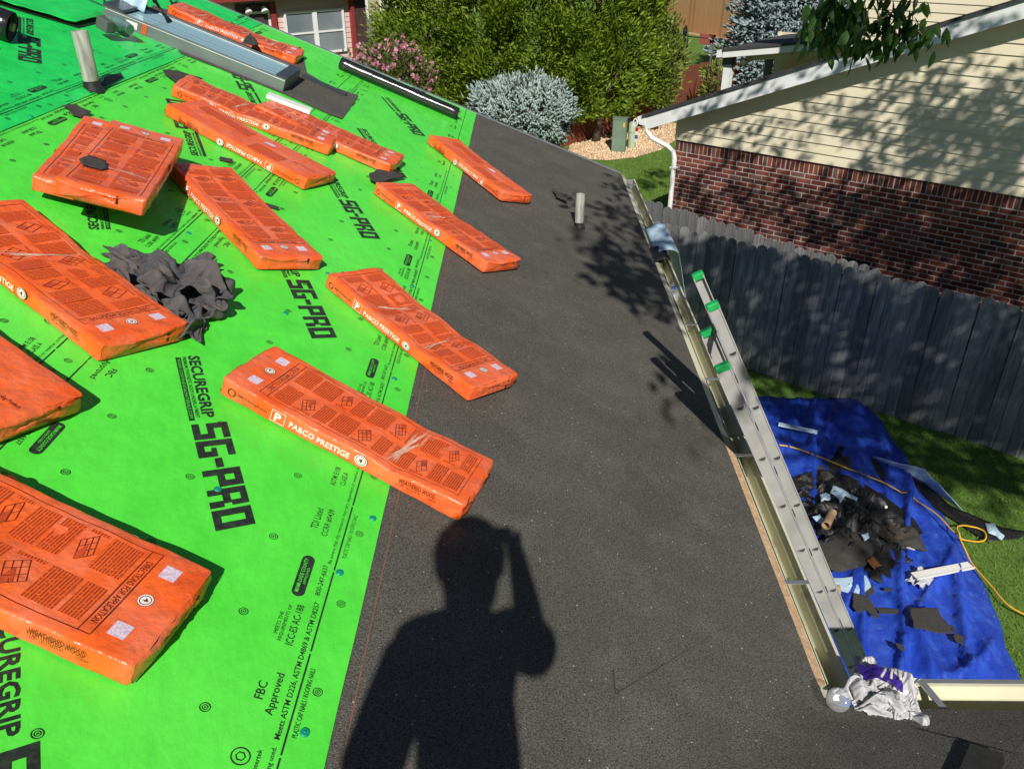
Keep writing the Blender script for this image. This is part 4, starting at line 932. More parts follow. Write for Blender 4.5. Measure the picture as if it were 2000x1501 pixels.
pu2 = nbp(1500, 140, DP+2.6)[0]; mb = MB(); mb.box(pu2-.08, DP+2.5, 0, pu2+.08, DP+2.66, pz(pu2)-.1); ppart(mb.build('post', mat('grey_post', (.12,.13,.15), rough=.6)))
mb = MB(); mb.lathe([(.0,.05),(.07,.04),(.09,0),(.09,-.05)], 12, M=NB @ T(pu+.35, DP+.35, pz(pu)-fh-.12) @ RX(R_(90))); o = mb.build('lamp', M['galv']); o.parent = pt; o.matrix_parent_inverse = pti
for k, (z0, z1, ua, ub) in enumerate(((0, 2.7, nbp(1512,118,DP+3.5)[0], pu1+1),)):
    z = z0
    while z < z1: mb = MB(); mb.box(ua, DP+3.5, z, ub, DP+3.53, z+.145); ppart(mb.build('siding_board', M['siding'])); z += .15
us = empty('upper_storey', NB @ T(-2, 17, 0), 'sunlit cream upper storey wall above the neighbour\'s roof', 'house wall'); usi = us.matrix_world.inverted()
z = 3.0; ua = nbp(1672, 30, 17.0)[0]
while z < 7.5:
    mb = MB(); mb.add([(ua,16.97,z),(2.5,16.97,z),(2.5,16.99,z+.155),(ua,16.99,z+.155),(ua,17.1,z),(2.5,17.1,z),(2.5,17.1,z+.155),(ua,17.1,z+.155)], [(0,1,2,3),(0,4,5,1),(3,2,6,7),(0,3,7,4),(1,5,6,2)])
    o = mb.build('siding_board', M['siding']); o.matrix_world = NB; o.parent = us; o.matrix_parent_inverse = usi; z += .15
mb = MB(); mb.box(ua-.08, 16.93, 3.0, ua+.06, 17.12, 7.5); o = mb.build('corner_board', M['white']); o.matrix_world = NB; o.parent = us; o.matrix_parent_inverse = usi

# ------------------------------------------------------------------ far fences
p1, p2 = at_z(1105, 287, 0), at_z(1420, 196, 0)
d = (p2-p1); d.z = 0; L_ = d.length; d.normalize()
FM = Matrix(((d.x, -d.y, 0, p1.x), (d.y, d.x, 0, p1.y), (0, 0, 1, 0), (0, 0, 0, 1)))
fence('board_fence', 'red brown stained board fence behind the tall shrubs', FM, -3.0, L_+5.5, .14, .006, 1.42, 'dog', ['wood_red'], 21, jit=.02, rails=False)
p1, p2 = at_z(1250, 47, 0), at_z(1450, 82, 0); d = (p2-p1); d.z = 0; L_ = d.length; d.normalize()
FM = Matrix(((d.x, -d.y, 0, p1.x), (d.y, d.x, 0, p1.y), (0, 0, 1, 0), (0, 0, 0, 1)))
fence('board_fence', 'tall cedar board fence with a pale patch across the far lawn', FM, -5, L_+4, .15, .008, 3.0, 'flat', ['wood_new', 'wood_new2', 'wood_new'], 23, jit=.03, rails=False)
mb = MB(); mb.box(-5, -.55, -.02, L_+4, -.03, .035); o = mb.build('mulch_strip', mat('mulch', (.48,.34,.2), (.38,.27,.16), sc=8, rough=.9)); o.matrix_world = FM; tag(o, 'pale strip of mulch at the foot of the cedar fence', None, None, 'structure')
# weather vane on a pole
vp = at_z(1338, 128, 0); 
vane = empty('weather_vane', T(vp.x*.9, vp.y*.9, 0), 'dark red weather vane on a thin pole by the far lawn', 'weather vane')
dv = ray(1335, 68); k = math.hypot(vp.x*.9, vp.y*.9)/math.hypot(dv.x, dv.y); vz = HC+dv.z*k
rustm = mat('rust_red', (.22,.05,.035), rough=.7)
mb = MB(); mb.tube([(0,0,0),(0,0,vz)], .025, 6); mb.build('pole', M['black'], vane)
mb = MB(); mb.tube([(-.1,0,vz-.05),(.75,0,vz-.12)], .02, 6); mb.build('arm', M['black'], vane)
mb = MB(); mb.sweep([(0,0),(.6,-.06),(.6,-.42),(0,-.36)], [lambda a,b: (.45+a,-.01,vz+.05+b), lambda a,b: (.45+a,.01,vz+.05+b)]); mb.build('flag', rustm, vane)
mb = MB(); mb.lathe([(.0,.36),(.06,.3),(.1,.12),(.05,-.1),(.09,-.3),(.0,-.42)], 8, M=T(-.12,0,vz)); mb.build('ornament', M['black'], vane)

# ------------------------------------------------------------------ stone bed and utility boxes
bedpx = [(1110,300),(1150,312),(1190,314),(1240,308),(1290,294),(1330,268),(1335,246),(1300,236),(1250,240),(1200,262),(1150,276),(1112,284)]
bp_ = [at_z(u, v, .0) for u, v in bedpx]
mb = MB(); mb.add([(p_.x, p_.y, .012) for p_ in bp_], [tuple(range(len(bp_)))]); tag(mb.build('gravel_bed', mat('gravel', (.62,.44,.27), (.50,.33,.19), sc=14, rough=.95, bump=.9, bsc=26, c3=(.72,.58,.42), sc3=22)), 'bed of pale tan river stone', None, None, 'structure')
cx_, cy_ = sum(p_.x for p_ in bp_)/len(bp_), sum(p_.y for p_ in bp_)/len(bp_)
P = []; D = []
for i in range(2600):
    a, b = rb.choice(bp_), rb.choice(bp_); w1, w2 = rb.random(), rb.random()
    if w1+w2 > 1: w1, w2 = 1-w1, 1-w2
    P.append((cx_+(a.x-cx_)*w1+(b.x-cx_)*w2, cy_+(a.y-cy_)*w1+(b.y-cy_)*w2, .0)); D.append((rb.uniform(-1,1), rb.uniform(-1,1), 1.2))
st = cards('gravel_stones', P, D, RNG.uniform(.04, .08, len(P)), RNG.uniform(.05, .10, len(P)), mat('gravel_stone', (.66,.48,.30), rough=.9, island=.3), shape='spike'); tag(st, 'loose tan stones scattered over the bed', None, None, 'stuff')
def ubox(px, w, d_, h, m, label, round_=False):
    p_ = at_z(*px, .0); root = empty('utility_box', T(p_.x, p_.y, .01) @ RZ(R_(-14)), label, 'utility box')
    if round_:
        mb = MB(); mb.lathe([(w/2,0),(w/2,h*.93),(w/2-.02,h*.98),(0,h)], 20); mb.build('housing', m, root, smooth=False); smooth_by_angle(root.children[0])
        mb = MB(); mb.lathe([(w/2+.012,h*.62),(w/2+.012,h*.66)], 20); mb.build('band', m, root)
    else:
        mb = MB(); mb.box(-w/2,-d_/2,0,w/2,d_/2,h); bevel(mb.build('housing', m, root), .012)
        mb = MB(); mb.box(-w/2-.012,-d_/2-.012,h,w/2+.012,d_/2+.012,h+.03); bevel(mb.build('lid', m, root), .008)
        mb = MB(); mb.box(w*.28,-d_/2-.006,h*.78,w*.40,-d_/2-.001,h*.92); mb.build('sticker', M['cord'], root)
    return root
gr = mat('utility_green', (.16,.235,.17), (.13,.2,.145), sc=4, rough=.6)
ubox((1208,297), .36, .30, .86, gr, 'square green utility box on the tan stones')
ubox((1233,291), .22, .22, .72, mat('utility_pale', (.36,.44,.28), rough=.6), 'round pale green utility pedestal next to the square box', True)

# ------------------------------------------------------------------ red house across the yard
aw = R_(47); RU = Vector((math.sin(aw), math.cos(aw), 0)); RN = Vector((-math.cos(aw), math.sin(aw), 0))
c0 = ray(612, 58); k = 27.0/math.hypot(c0.x, c0.y); C0 = Vector((c0.x*k, c0.y*k, 0)); DR = C0.dot(RN)
RH = Matrix(((RU.x, RN.x, 0, 0), (RU.y, RN.y, 0, 0), (0, 0, 1, 0), (0, 0, 0, 1)))
def rp(u, v, off=0.0): d = ray(u, v); P = CAM + d*((DR+off)/d.dot(RN)); return (P.dot(RU), P.z)
rh = empty('red_house', RH @ T(C0.dot(RU), DR, 0), 'pale pink sided house with dark red trim and white windows', 'house'); rhi = rh.matrix_world.inverted()
def rpart(o): o.matrix_world = RH; o.parent = rh; o.matrix_parent_inverse = rhi; return o
M['pink'] = mat('pink_siding', (.66,.47,.42), rough=.7); M['redtrim'] = mat('dark_red_trim', (.26,.035,.035), rough=.55); M['darkdoor'] = mat('dark_panel', (.075,.045,.04), (.055,.035,.03), sc=6, rough=.6)
M['taupe'] = mat('taupe_wall', (.40,.36,.27), rough=.8)
def gl(name, c): return mat(name, c, rough=.12, spec=.6)
M['winglass'] = mat('window_glass', (.15,.18,.205), (.24,.265,.28), sc=.8, rough=.12, spec=.6)
a0 = rp(405, 60)[0]; b0 = rp(700, 60)[0]; zT = rp(600, -40)[1]
z = 0
while z < zT: mb = MB(); mb.add([(a0-6,DR-.02,z),(b0,DR-.02,z),(b0,DR,z+.15),(a0-6,DR,z+.15),(a0-6,DR+.1,z),(b0,DR+.1,z),(b0,DR+.1,z+.15),(a0-6,DR+.1,z+.15)], [(0,1,2,3),(0,4,5,1),(3,2,6,7),(0,3,7,4),(1,5,6,2)]); rpart(mb.build('siding_board', M['pink'])); z += .145
def window(pxl, pxr, topv, botv, mull=True, bar=True):
    u0, u1 = rp(pxl, (topv+botv)/2)[0], rp(pxr, (topv+botv)/2)[0]; z1, z0 = rp((pxl+pxr)/2, topv)[1], rp((pxl+pxr)/2, botv)[1]
    mb = MB(); w = .06
    for q_ in ((u0,z0,u1,z0+w),(u0,z1-w,u1,z1),(u0,z0+w,u0+w,z1-w),(u1-w,z0+w,u1,z1-w)): mb.box(q_[0], DR-.09, q_[1], q_[2], DR-.022, q_[3])
    fr_ = rpart(mb.build('window_frame', M['white']))
    um = (u0+u1)/2
    def sub_(o): o.matrix_world = RH; o.parent = fr_; o.matrix_parent_inverse = RH.inverted(); return o
    if mull: mb = MB(); mb.box(um-.07, DR-.085, z0+w, um+.07, DR-.022, z1-w); o = sub_(mb.build('mullion', M['white']))
    if bar:
        for s0, s1 in ((u0+w, um-.07), (um+.07, u1-w)): mb = MB(); zz_ = z0+(z1-z0)*.48; mb.box(s0, DR-.08, zz_, s1, DR-.024, zz_+.05); sub_(mb.build('sash_bar', M['white']))
    for s0, s1 in (((u0+w, um-.07), (um+.07, u1-w)) if mull else ((u0+w, u1-w),)):
        mb = MB(); mb.box(s0, DR-.05, z0+w, s1, DR-.0405, z1-w); sub_(mb.build('pane', M['winglass']))
    return u0, u1, z0, z1
wu0, wu1, wz0, wz1 = window(556, 672, 19, 106)
u_a, u_b = rp(691,60)[0], rp(700,60)[0]
mb = MB(); mb.box(rp(684,60)[0], DR-.16, 0, rp(690,60)[0], DR-.025, zT); rpart(mb.build('corner_post', M['redtrim']))
mb = MB(); mb.box(rp(690.5,60)[0], DR-.10, 0, rp(714,60)[0], DR+.12, zT); rpart(mb.build('dark_bay', M['darkdoor']))
window(690, 705, 9, 103, False, False)
mb = MB(); mb.box(rp(462,40)[0], DR-.06, 0, rp(540,40)[0], DR-.021, rp(500,6)[1]); rpart(mb.build('dark_panel', M['darkdoor']))
window(483, 528, 22, 90, False, False)
mb = MB(); mb.box(rp(526,40)[0], DR-.12, 0, rp(537,40)[0], DR-.062, rp(530,4)[1]); rpart(mb.build('post', M['redtrim']))
mb = MB(); e0_ = rp(450, 3, -.45); zf = (e0_[1])
mb.box(a0-6, DR-.50, zf-.02, b0+.4, DR-.45, zf+.22); rpart(mb.build('fascia', M['redtrim']))
mb = MB(); mb.add([(a0-6.2,DR-.55,zf+.2),(b0+.6,DR-.55,zf+.2),(b0+.6,DR+4,zf+2.4),(a0-6.2,DR+4,zf+2.4)], [(0,1,2,3)]); o = rpart(mb.build('roof', M['shingle'])); solid(o, .08)
mb = MB(); mb.box(a0-6, DR-.445, zf+.02, b0+.4, DR-.165, zf+.05); rpart(mb.build('soffit', M['taupe']))
lp = rp(495, 17, -.1)
for du in (-.22, .26):
    mb = MB(); mb.lathe([(0,.02),(.05,.0),(.11,-.14),(.09,-.15),(0,-.10)], 12, M=T(lp[0]+du, DR-.18, lp[1]+.03) @ RX(R_(-30))); rpart(mb.build('lamp_head', M['white']))
mb = MB(); mb.tube([(lp[0]-.2,DR-.15,lp[1]+.06),(lp[0],DR-.1,lp[1]+.14),(lp[0]+.24,DR-.15,lp[1]+.06)], .02, 6); rpart(mb.build('lamp_arm', M['black']))
# tan house behind and grey fence beside it
tnm = Matrix(((RU.x, RN.x, 0, 0), (RU.y, RN.y, 0, 0), (0, 0, 1, 0), (0, 0, 0, 1)))
def rq(u, v, off): d = ray(u, v); P = CAM + d*((DR+off)/d.dot(RN)); return (P.dot(RU), P.z)
th_ = empty('tan_house', RH @ T(C0.dot(RU)+5, DR+7, 0), 'tan house with white trim behind the tall shrubs', 'house'); thi = th_.matrix_world.inverted()
def tpart(o): o.matrix_world = RH; o.parent = th_; o.matrix_parent_inverse = thi; return o
u0_ = rq(700,10,7)[0]; mb = MB(); mb.box(u0_, DR+7, 0, u0_+5.5, DR+7.2, 7); tpart(mb.build('wall', mat('tan_wall', (.42,.39,.24), rough=.8)))
for (xa, xb) in ((713,716),(741,748),(771,777)):
    mb = MB(); mb.box(rq(xa,10,7)[0], DR+6.9, 0, rq(xb,10,7)[0], DR+6.99, 7); tpart(mb.build('trim_board', M['white']))
mb = MB(); mb.box(u0_-.3, DR+6.4, 6.9, u0_+5.8, DR+7.3, 7.1); tpart(mb.build('eave', M['white']))
p1 = RH @ Vector((rq(712,60,3.5)[0], DR+3.5, 0)); p2 = RH @ Vector((rq(790,60,3.5)[0], DR+3.5, 0)); d = (p2-p1).normalized()
FM = Matrix(((d.x, -d.y, 0, p1.x), (d.y, d.x, 0, p1.y), (0, 0, 1, 0), (0, 0, 0, 1)))
hh = CAM.z + ray(740, 36).z*((p1-CAM).to_2d().length/ray(740, 36).to_2d().length)
fence('board_fence', 'old grey brown fence between the red house and the shrubs', FM, 0, (p2-p1).length, .14, .006, max(1.6, hh), 'dog', ['wood_old'] if 'wood_old' in M else ['wood_grey2'], 31, rails=False)
# ------------------------------------------------------------------ shrubs and trees
def blob_crown(center, rx, ry, rz, ncl, per, ln, wd, spread, upbias, seed, shape='diamond', top=1.0, bottom=-1.0, taper=0.0, inner=.55, lump=1.0):
    g = np.random.default_rng(seed); P = []; D = []
    for i in range(ncl):
        z = g.uniform(bottom, top); a = g.uniform(0, 2*math.pi)
        rr = math.sqrt(max(0, 1-z*z))*(1-taper*max(0, z))
        lum = 1 + .16*lump*noise.noise(Vector((math.cos(a)*2.2+seed, math.sin(a)*2.2, z*2.6))) + .08*noise.noise(Vector((math.cos(a)*6+seed, math.sin(a)*6, z*6)))
        f = g.uniform(inner, 1.0)**.5*lum
        c = np.array([rr*math.cos(a)*rx*f, rr*math.sin(a)*ry*f, z*rz*f])
        n = np.array([rr*math.cos(a)/rx, rr*math.sin(a)/ry, z/rz]); n /= np.linalg.norm(n)+1e-6
        d = n + np.array([0, 0, upbias]) + g.normal(size=3)*.25
        q = g.normal(size=(per, 3))*spread + c + np.outer(g.uniform(-.5, 1.0, per)*spread*2.2, d/np.linalg.norm(d))
        P.append(q); D.append(d + g.normal(size=(per, 3))*.45)
    P = np.concatenate(P) + np.array(center); D = np.concatenate(D)
    return P, D
M['juniper'] = leafmat('juniper_spray', (.115,.195,.012), (.26,.35,.03), sc=1.6, island=.4, tl=.3)
M['juniper_pale'] = leafmat('juniper_spray_pale', (.16,.21,.03), (.28,.32,.07), sc=1.6, island=.4, tl=.3)
M['bark'] = mat('bark', (.13,.10,.08), (.08,.06,.05), sc=12, rough=.95, bump=.5, bsc=30, stretch=(3,3,.6))
M['wood_old']=M.get('wood_grey2')
M['spruce'] = mat('blue_spruce', (.24,.32,.30), (.36,.43,.40), sc=3, rough=.8, island=.28)
M['spruce_dark'] = mat('blue_spruce_far', (.20,.26,.27), (.30,.36,.37), sc=2, rough=.8, island=.35)
SH = 'tall yellow-green evergreen shrubs along the red fence'
def juniper(px, Y, zc, rx, rz, label, seed, m='juniper', ncl=190, per=105, cut=-1.0, low=.75, spr=.13):
    c = at_y(px, 150, Y); root = empty('evergreen_shrub', T(c.x, c.y, 0), label, 'shrub', SH)
    P, D = blob_crown((0, 0, zc), rx, rx*.9, rz, ncl, per, .1, .1, spr, .75, seed, bottom=cut)
    k = P[:, 2] > low; P, D = P[k], D[k]
    cards('crown', P, D, RNG.uniform(.10, .21, len(P)), RNG.uniform(.035, .065, len(P)), M[m], root, bend=.1)
    mb = MB(); mb.tube([(0,0,0),(.06,.02,.8),(.02,0,zc*.7),(0,0,zc+rz*.5)], [.12,.08,.035,.015], 8)
    for i in range(4): a = i*1.7+seed; mb.tube([(0,0,.6),(.3*math.cos(a),.3*math.sin(a),1.3),(.7*rx*math.cos(a),.7*rx*math.sin(a),2.2)], [.035,.022,.010], 6)
    mb.build('trunk', M['bark'], root, smooth=True)
juniper(778, 25.5, 2.5, .55, 2.3, 'spiky pale evergreen shrub beside the old grey fence', 41, 'juniper_pale', 70, 60)
juniper(838, 24.2, 3.1, 1.15, 3.1, 'tall evergreen shrub directly behind the pink blossoms', 42)
juniper(905, 24.0, 3.2, 1.35, 3.3, 'tall evergreen shrub between the pink blossoms and the blue spruce', 43, ncl=215)
juniper(985, 23.6, 3.2, 1.5, 3.4, 'tall evergreen shrub rising straight behind the round blue spruce', 44, ncl=215)
juniper(1085, 23.4, 3.2, 1.5, 3.4, 'tall evergreen shrub just past the round blue spruce', 45, ncl=215)
juniper(1170, 23.6, 3.1, 1.2, 3.2, 'tall evergreen shrub whose trunk stands behind the square utility box', 46, ncl=160)
juniper(1228, 24.8, 2.9, .85, 2.7, 'tall evergreen shrub at the open end of the row', 47, ncl=140)
juniper(1286, 25.2, 1.75, .50, 1.25, 'shorter olive evergreen shrub ending the row by the red fence', 48, 'juniper_pale', 90, 70)
juniper(1394, 26.5, .95, .24, .75, 'small upright evergreen against the red fence beside the patio post', 49, 'juniper_pale', 26, 40, low=.1, spr=.07)
# round blue spruce
c = at_y(1015, 212, 19.5); root = empty('blue_spruce', T(c.x, c.y, 0), 'round dwarf blue spruce beyond the far roof edge', 'spruce')
c.z -= .14; P, D = blob_crown((0, 0, c.z), 1.10, 1.0, .74, 1300, 6, .1, .1, .045, .3, 61, inner=.8, lump=2.2)
cards('crown', P, D, RNG.uniform(.08, .14, len(P)), RNG.uniform(.04, .06, len(P)), M['spruce'], root, shape='spike')
P2, D2 = blob_crown((0, 0, c.z), 1.05, .95, .70, 300, 8, .1, .1, .06, .2, 62, inner=.4)
cards('inner_twigs', P2, D2, .2, .05, mat('spruce_inner', (.10,.12,.10), rough=.9), root, shape='spike')
mb = MB(); mb.tube([(0,0,0),(0,0,c.z)], [.16,.10], 8); mb.build('trunk', M['bark'], root)
# tall blue spruce behind the patio cover
c = at_y(1545, 60, 31); root = empty('blue_spruce', T(c.x, c.y, 0), 'tall layered blue spruce behind the patio cover', 'spruce')
g = np.random.default_rng(71); P = []; D = []
for i in range(26):
    z = .3 + i*.28; rad = 3.1*(1-z/9.0)
    for a in np.arange(0, 2*math.pi, .42) + g.uniform(0, 1):
        L_ = rad*g.uniform(.75, 1.08); n = int(80*L_/2)
        t_ = g.uniform(.25, 1, n)*L_; off = g.normal(size=(n, 3))*np.array([.09, .09, .05])
        q = np.stack([np.cos(a)*t_, np.sin(a)*t_, z - .06*t_ + .05*np.sin(t_*3)], 1) + off + np.stack([-np.sin(a)*g.normal(size=n)*.16*t_/L_*2, np.cos(a)*g.normal(size=n)*.16*t_/L_*2, np.zeros(n)], 1)
        P.append(q); D.append(np.tile([np.cos(a), np.sin(a), .35], (n, 1)) + g.normal(size=(n, 3))*.4)
P = np.concatenate(P); D = np.concatenate(D)
cards('crown', P, D, RNG.uniform(.14, .24, len(P)), .085, M['spruce_dark'], root, shape='spike')
mb = MB(); mb.tube([(0,0,0),(0,0,8)], [.22,.05], 8); mb.build('trunk', M['bark'], root)
# pink flowering shrub
c = at_y(765, 135, 20.5); root = empty('flowering_shrub', T(c.x, c.y, 0), 'leafy shrub covered in pink blossoms below the red house', 'shrub')
P, D = blob_crown((0, 0, c.z-.25), .86, .75, .72, 130, 26, .1, .1, .13, .5, 81, inner=.4)
cards('foliage', P, D, RNG.uniform(.07, .12, len(P)), RNG.uniform(.05, .08, len(P)), leafmat('rose_leaf', (.09,.12,.025), (.17,.16,.06), sc=4, island=.4), root, bend=.1)
P, D = blob_crown((0, 0, c.z-.22), .92, .8, .77, 150, 2, .1, .1, .05, .4, 82, inner=.85)
PP = np.repeat(P, 5, 0); ang = np.tile(np.arange(5)*2*math.pi/5, len(P)); DD = np.repeat(D/np.linalg.norm(D, axis=1, keepdims=True), 5, 0)*.5 + np.stack([np.cos(ang), np.zeros_like(ang), np.sin(ang)], 1)
cards('blossoms', PP, DD, RNG.uniform(.045, .075, len(PP)), .06, leafmat('pink_petal', (.50,.13,.24), (.66,.36,.42), sc=5, island=.3, tl=.25), root, bend=.15)
mb = MB()
for i in range(7): a = i*.9; mb.tube([(.1*math.cos(a),.1*math.sin(a),0),(.3*math.cos(a),.25*math.sin(a),c.z*.6),(.6*math.cos(a),.5*math.sin(a),c.z+.3)], [.03,.02,.008], 5)
mb.build('stems', M['bark'], root)

# ------------------------------------------------------------------ shade tree over the side yard: trunk out of the picture, one low branch in it
M['leaf'] = leafmat('ash_leaf', (.028,.075,.012), (.05,.115,.02), sc=2, island=.35, tl=.35, spec=.45)
tree = empty('shade_tree', T(7.3, 1.2, 0), 'leafy shade tree whose low branch hangs into the upper corner', 'tree'); tri = tree.matrix_world.inverted()
def on(kind, u, v):
    if kind == 'roof': r, y = rf(u, v); return RP(r, y, .01)
    if kind == 'ground': return at_z(u, v, .02)
    if kind == 'branch': return at_y(u, v, 4.2)
    if kind == 'rake': d = ray(u, v); return CAM + d*((D_W-.33)/d.dot(NN))
    D = D_F if kind == 'fence' else D_W-.03
    d = ray(u, v); return CAM + d*(D/d.dot(NN))
patches = [  # surface, quad of pixels, share of the light taken
 ('roof', [(1140,455),(1255,430),(1290,560),(1190,560)], .93), ('roof', [(1095,380),(1200,390),(1240,440),(1120,440)], .45), ('roof', [(1170,340),(1215,345),(1250,430),(1230,430)], .8),
 ('roof', [(1250,440),(1275,470),(1320,620),(1270,610)], .93), ('roof', [(1130,500),(1190,510),(1200,560),(1150,555)], .55), ('roof', [(1190,560),(1270,560),(1280,620),(1220,610)], .7),
 ('roof', [(1330,750),(1390,760),(1415,860),(1350,840)], .75), ('roof', [(1290,750),(1320,752),(1320,770),(1300,770)], .4),
 ('fence', [(1320,450),(1560,500),(1560,760),(1330,700)], .99), ('fence', [(1560,500),(1790,545),(1760,830),(1560,770)], .99), ('fence', [(1780,545),(2010,585),(2010,900),(1760,830)], .985),
 ('wall', [(1330,285),(1520,325),(1500,460),(1315,420)], .66), ('wall', [(1520,325),(1720,365),(1700,510),(1540,440)], .9), ('wall', [(1700,360),(2010,400),(2010,580),(1700,520)], .99),
 ('wall', [(1640,470),(1760,470),(1760,540),(1640,520)], .9),
 ('wall', [(1800,210),(2010,215),(2010,380),(1780,345)], .985), ('wall', [(1720,140),(2010,90),(2010,220),(1790,215)], .82), ('wall', [(1560,200),(1740,160),(1790,230),(1680,255)], .85),
 ('wall', [(1440,245),(1560,215),(1600,310),(1480,300)], .62), ('wall', [(1330,272),(1440,250),(1480,310),(1400,300)], .62), ('wall', [(1620,250),(1780,230),(1780,340),(1650,320)], .68),
 ('ground', [(1480,735),(1700,790),(1700,860),(1500,800)], .97), ('ground', [(1700,790),(2010,900),(2010,970),(1740,900)], .97), ('ground', [(1500,800),(1700,870),(1700,940),(1530,880)], .95),
 ('ground', [(1740,900),(1840,930),(1830,1000),(1700,950)], .85), ('ground', [(1840,930),(1990,980),(2000,1050),(1860,1000)], .6), ('ground', [(1560,900),(1700,940),(1730,1010),(1600,1000)], .85), ('ground', [(1600,1000),(1720,1010),(1740,1090),(1640,1090)], .8),
 ('rake', [(1262,226),(2005,-2),(2005,28),(1262,256)], .72), ('branch', [(1590,0),(1830,0),(1830,110),(1590,110)], .93),
 ('ground', [(1250,330),(1305,330),(1300,372),(1240,365)], .7)]
gt = np.random.default_rng(5); P = []; ctrs = []
for kind, qd, dens in patches:
    w = [on(kind, *p_) for p_ in qd]
    ar = ((w[1]-w[0]).cross(w[2]-w[0])).length/2 + ((w[2]-w[0]).cross(w[3]-w[0])).length/2
    nrm = (w[1]-w[0]).cross(w[3]-w[0]).normalized(); eff = ar*abs(nrm.dot(LD))
    n = int(-math.log(1-dens)*eff/.0038)
    zlo, zhi = (6.9, 8.6) if kind == 'roof' else (6.6, 9.2)
    # leaves come in sprays
    k = max(1, n//9)
    for i in range(k):
        a, b = gt.random(), gt.random()
        pu = [(qd[0][j]*(1-a)+qd[1][j]*a)*(1-b)+(qd[3][j]*(1-a)+qd[2][j]*a)*b for j in (0, 1)]
        p_ = on(kind, *pu); z = gt.uniform(zlo, zhi); s_ = (z-p_.z)/(-LD.z); c = p_ - LD*s_
        if i % 12 == 0: ctrs.append(c)
        P.append(np.array(c) + gt.normal(size=(9, 3))*np.array([.10, .10, .08]))
P = np.concatenate(P); D = gt.normal(size=P.shape)*.6 + np.array([0, 0, -.45]); up = gt.normal(size=P.shape)*.5 + np.array([.05, -.75, .65])
o = cards('crown', P-np.array([7.3, 1.2, 0]), D, gt.uniform(.10, .16, len(P)), gt.uniform(.06, .09, len(P)), M['leaf'], tree, up=None, shape='leaf', bend=.05)
mb = MB(); mb.tube([(0,0,0),(.05,0,1.5),(-.05,.05,3),(-.2,.1,4.6),(-.4,.15,6.2),(-.5,.2,8.2)], [.24,.20,.17,.14,.10,.04], 10); mb.build('trunk', M['bark'], tree, smooth=True)
mb = MB(); rl = random.Random(4)
for c in rl.sample(ctrs, min(26, len(ctrs))):
    e = c - Vector((7.3, 1.2, 0)); h0 = rl.uniform(4.2, 6.0); b0_ = Vector((-.3, .1, h0)); m_ = (b0_*.55+e*.45) + Vector((0, 0, .35))
    if (m_.z > 5.9): mb.tube([b0_, m_, e], [.055, .03, .008], 6)
mb.build('limbs', M['bark'], tree, smooth=True)
# low branch seen at the top of the picture
gb = np.random.default_rng(9); P = []; D = []; tw = MB(); Wd = []
def bp3(u, v, Y): return at_y(u, v, Y) - Vector((7.3, 1.2, 0))
stems = [[(1760,-60,4.0),(1730,20,4.1),(1735,60,4.1),(1725,95,4.15)], [(1800,-60,4.0),(1750,20,4.05),(1700,50,4.1),(1660,85,4.15)], [(1650,-60,4.3),(1640,10,4.35),(1630,60,4.35),(1612,85,4.3)], [(1665,-60,4.5),(1655,20,4.45),(1665,70,4.4),(1690,95,4.4)],
         [(1690,-60,4.2),(1690,0,4.2),(1680,35,4.2)], [(1830,-60,4.2),(1790,0,4.2),(1785,22,4.2)], [(1730,20,4.1),(1770,55,4.1),(1795,62,4.1),(1805,75,4.1)], [(1620,-60,4.4),(1608,0,4.4),(1600,40,4.4),(1598,70,4.4)]]
dn = [40, 50, 85, 75, 12, 10, 34, 60]
for st_, n in zip(stems, dn):
    pts = [bp3(*q_) for q_ in st_]; tw.tube(pts, [.006, .005, .004, .003][:len(pts)], 5)
    for i in range(n):
        t_ = gb.uniform(.25, 1)*(len(pts)-1); k = min(int(t_), len(pts)-2); p_ = pts[k].lerp(pts[k+1], t_-k)
        P.append(np.array(p_) + gb.normal(size=3)*np.array([.045, .05, .03])); D.append(np.array([gb.normal()*.42, gb.normal()*.3, -1.0]))
cards('hanging_leaves', np.array(P), np.array(D), gb.uniform(.055, .095, len(P)), gb.uniform(.034, .05, len(P)), M['leaf'], tree, shape='leaf', bend=.06, up=np.array([[1, .2, 0]])*1.0 + gb.normal(size=(len(P), 3))*.5)
tw.build('branch', M['bark'], tree, smooth=True)
# ------------------------------------------------------------------ side yard: grass, tarp, debris
def tarp_right(y):
    pts = [(3.0,3.95),(4.83,4.15),(5.6,4.33),(6.2,4.44),(6.96,4.47),(7.6,4.50),(8.3,4.50),(8.8,4.52),(9.28,4.50),(9.5,4.3)]
    return float(np.interp(y, [p_[0] for p_ in pts], [p_[1] for p_ in pts])) + .03*nz(y*3, 7)
def tarp_top(x): return 9.42 - .04*(x-3.2) + .05*nz(x*2.5, 2)
def tz(x, y):
    ph = (x-2.5) - .40*(y-5) + .10*nz(x*.9, y*.7, 3)
    f1 = .085*max(0, ridge(ph*2.0, y*.22, 1.5))**7 + .055*max(0, ridge(ph*3.7+3, y*.4, 4.5))**6 + .05*max(0, ridge(x*1.4+5, ph*2.5+y, 2.2))**8
    f2 = .07*max(0, ridge(ph*1.1+2, y*.55, 8.1))**7
    low = max(0, (y-7.6))*.0
    return .012 + f1 + f2 + .012*(nz(x*5, y*5, 2)+.3) + .008*max(0, ridge(x*7+y*3, y*6-x*2, 6.6))**3 + .004*nz(x*16, y*14, 6)
M['tarp'] = mat('blue_tarp', (.016,.05,.40), (.026,.08,.52), sc=3, rough=.36, bump=.45, bsc=22, c3=(.04,.11,.55), sc3=9, spec=.5)
TY0 = 2.2
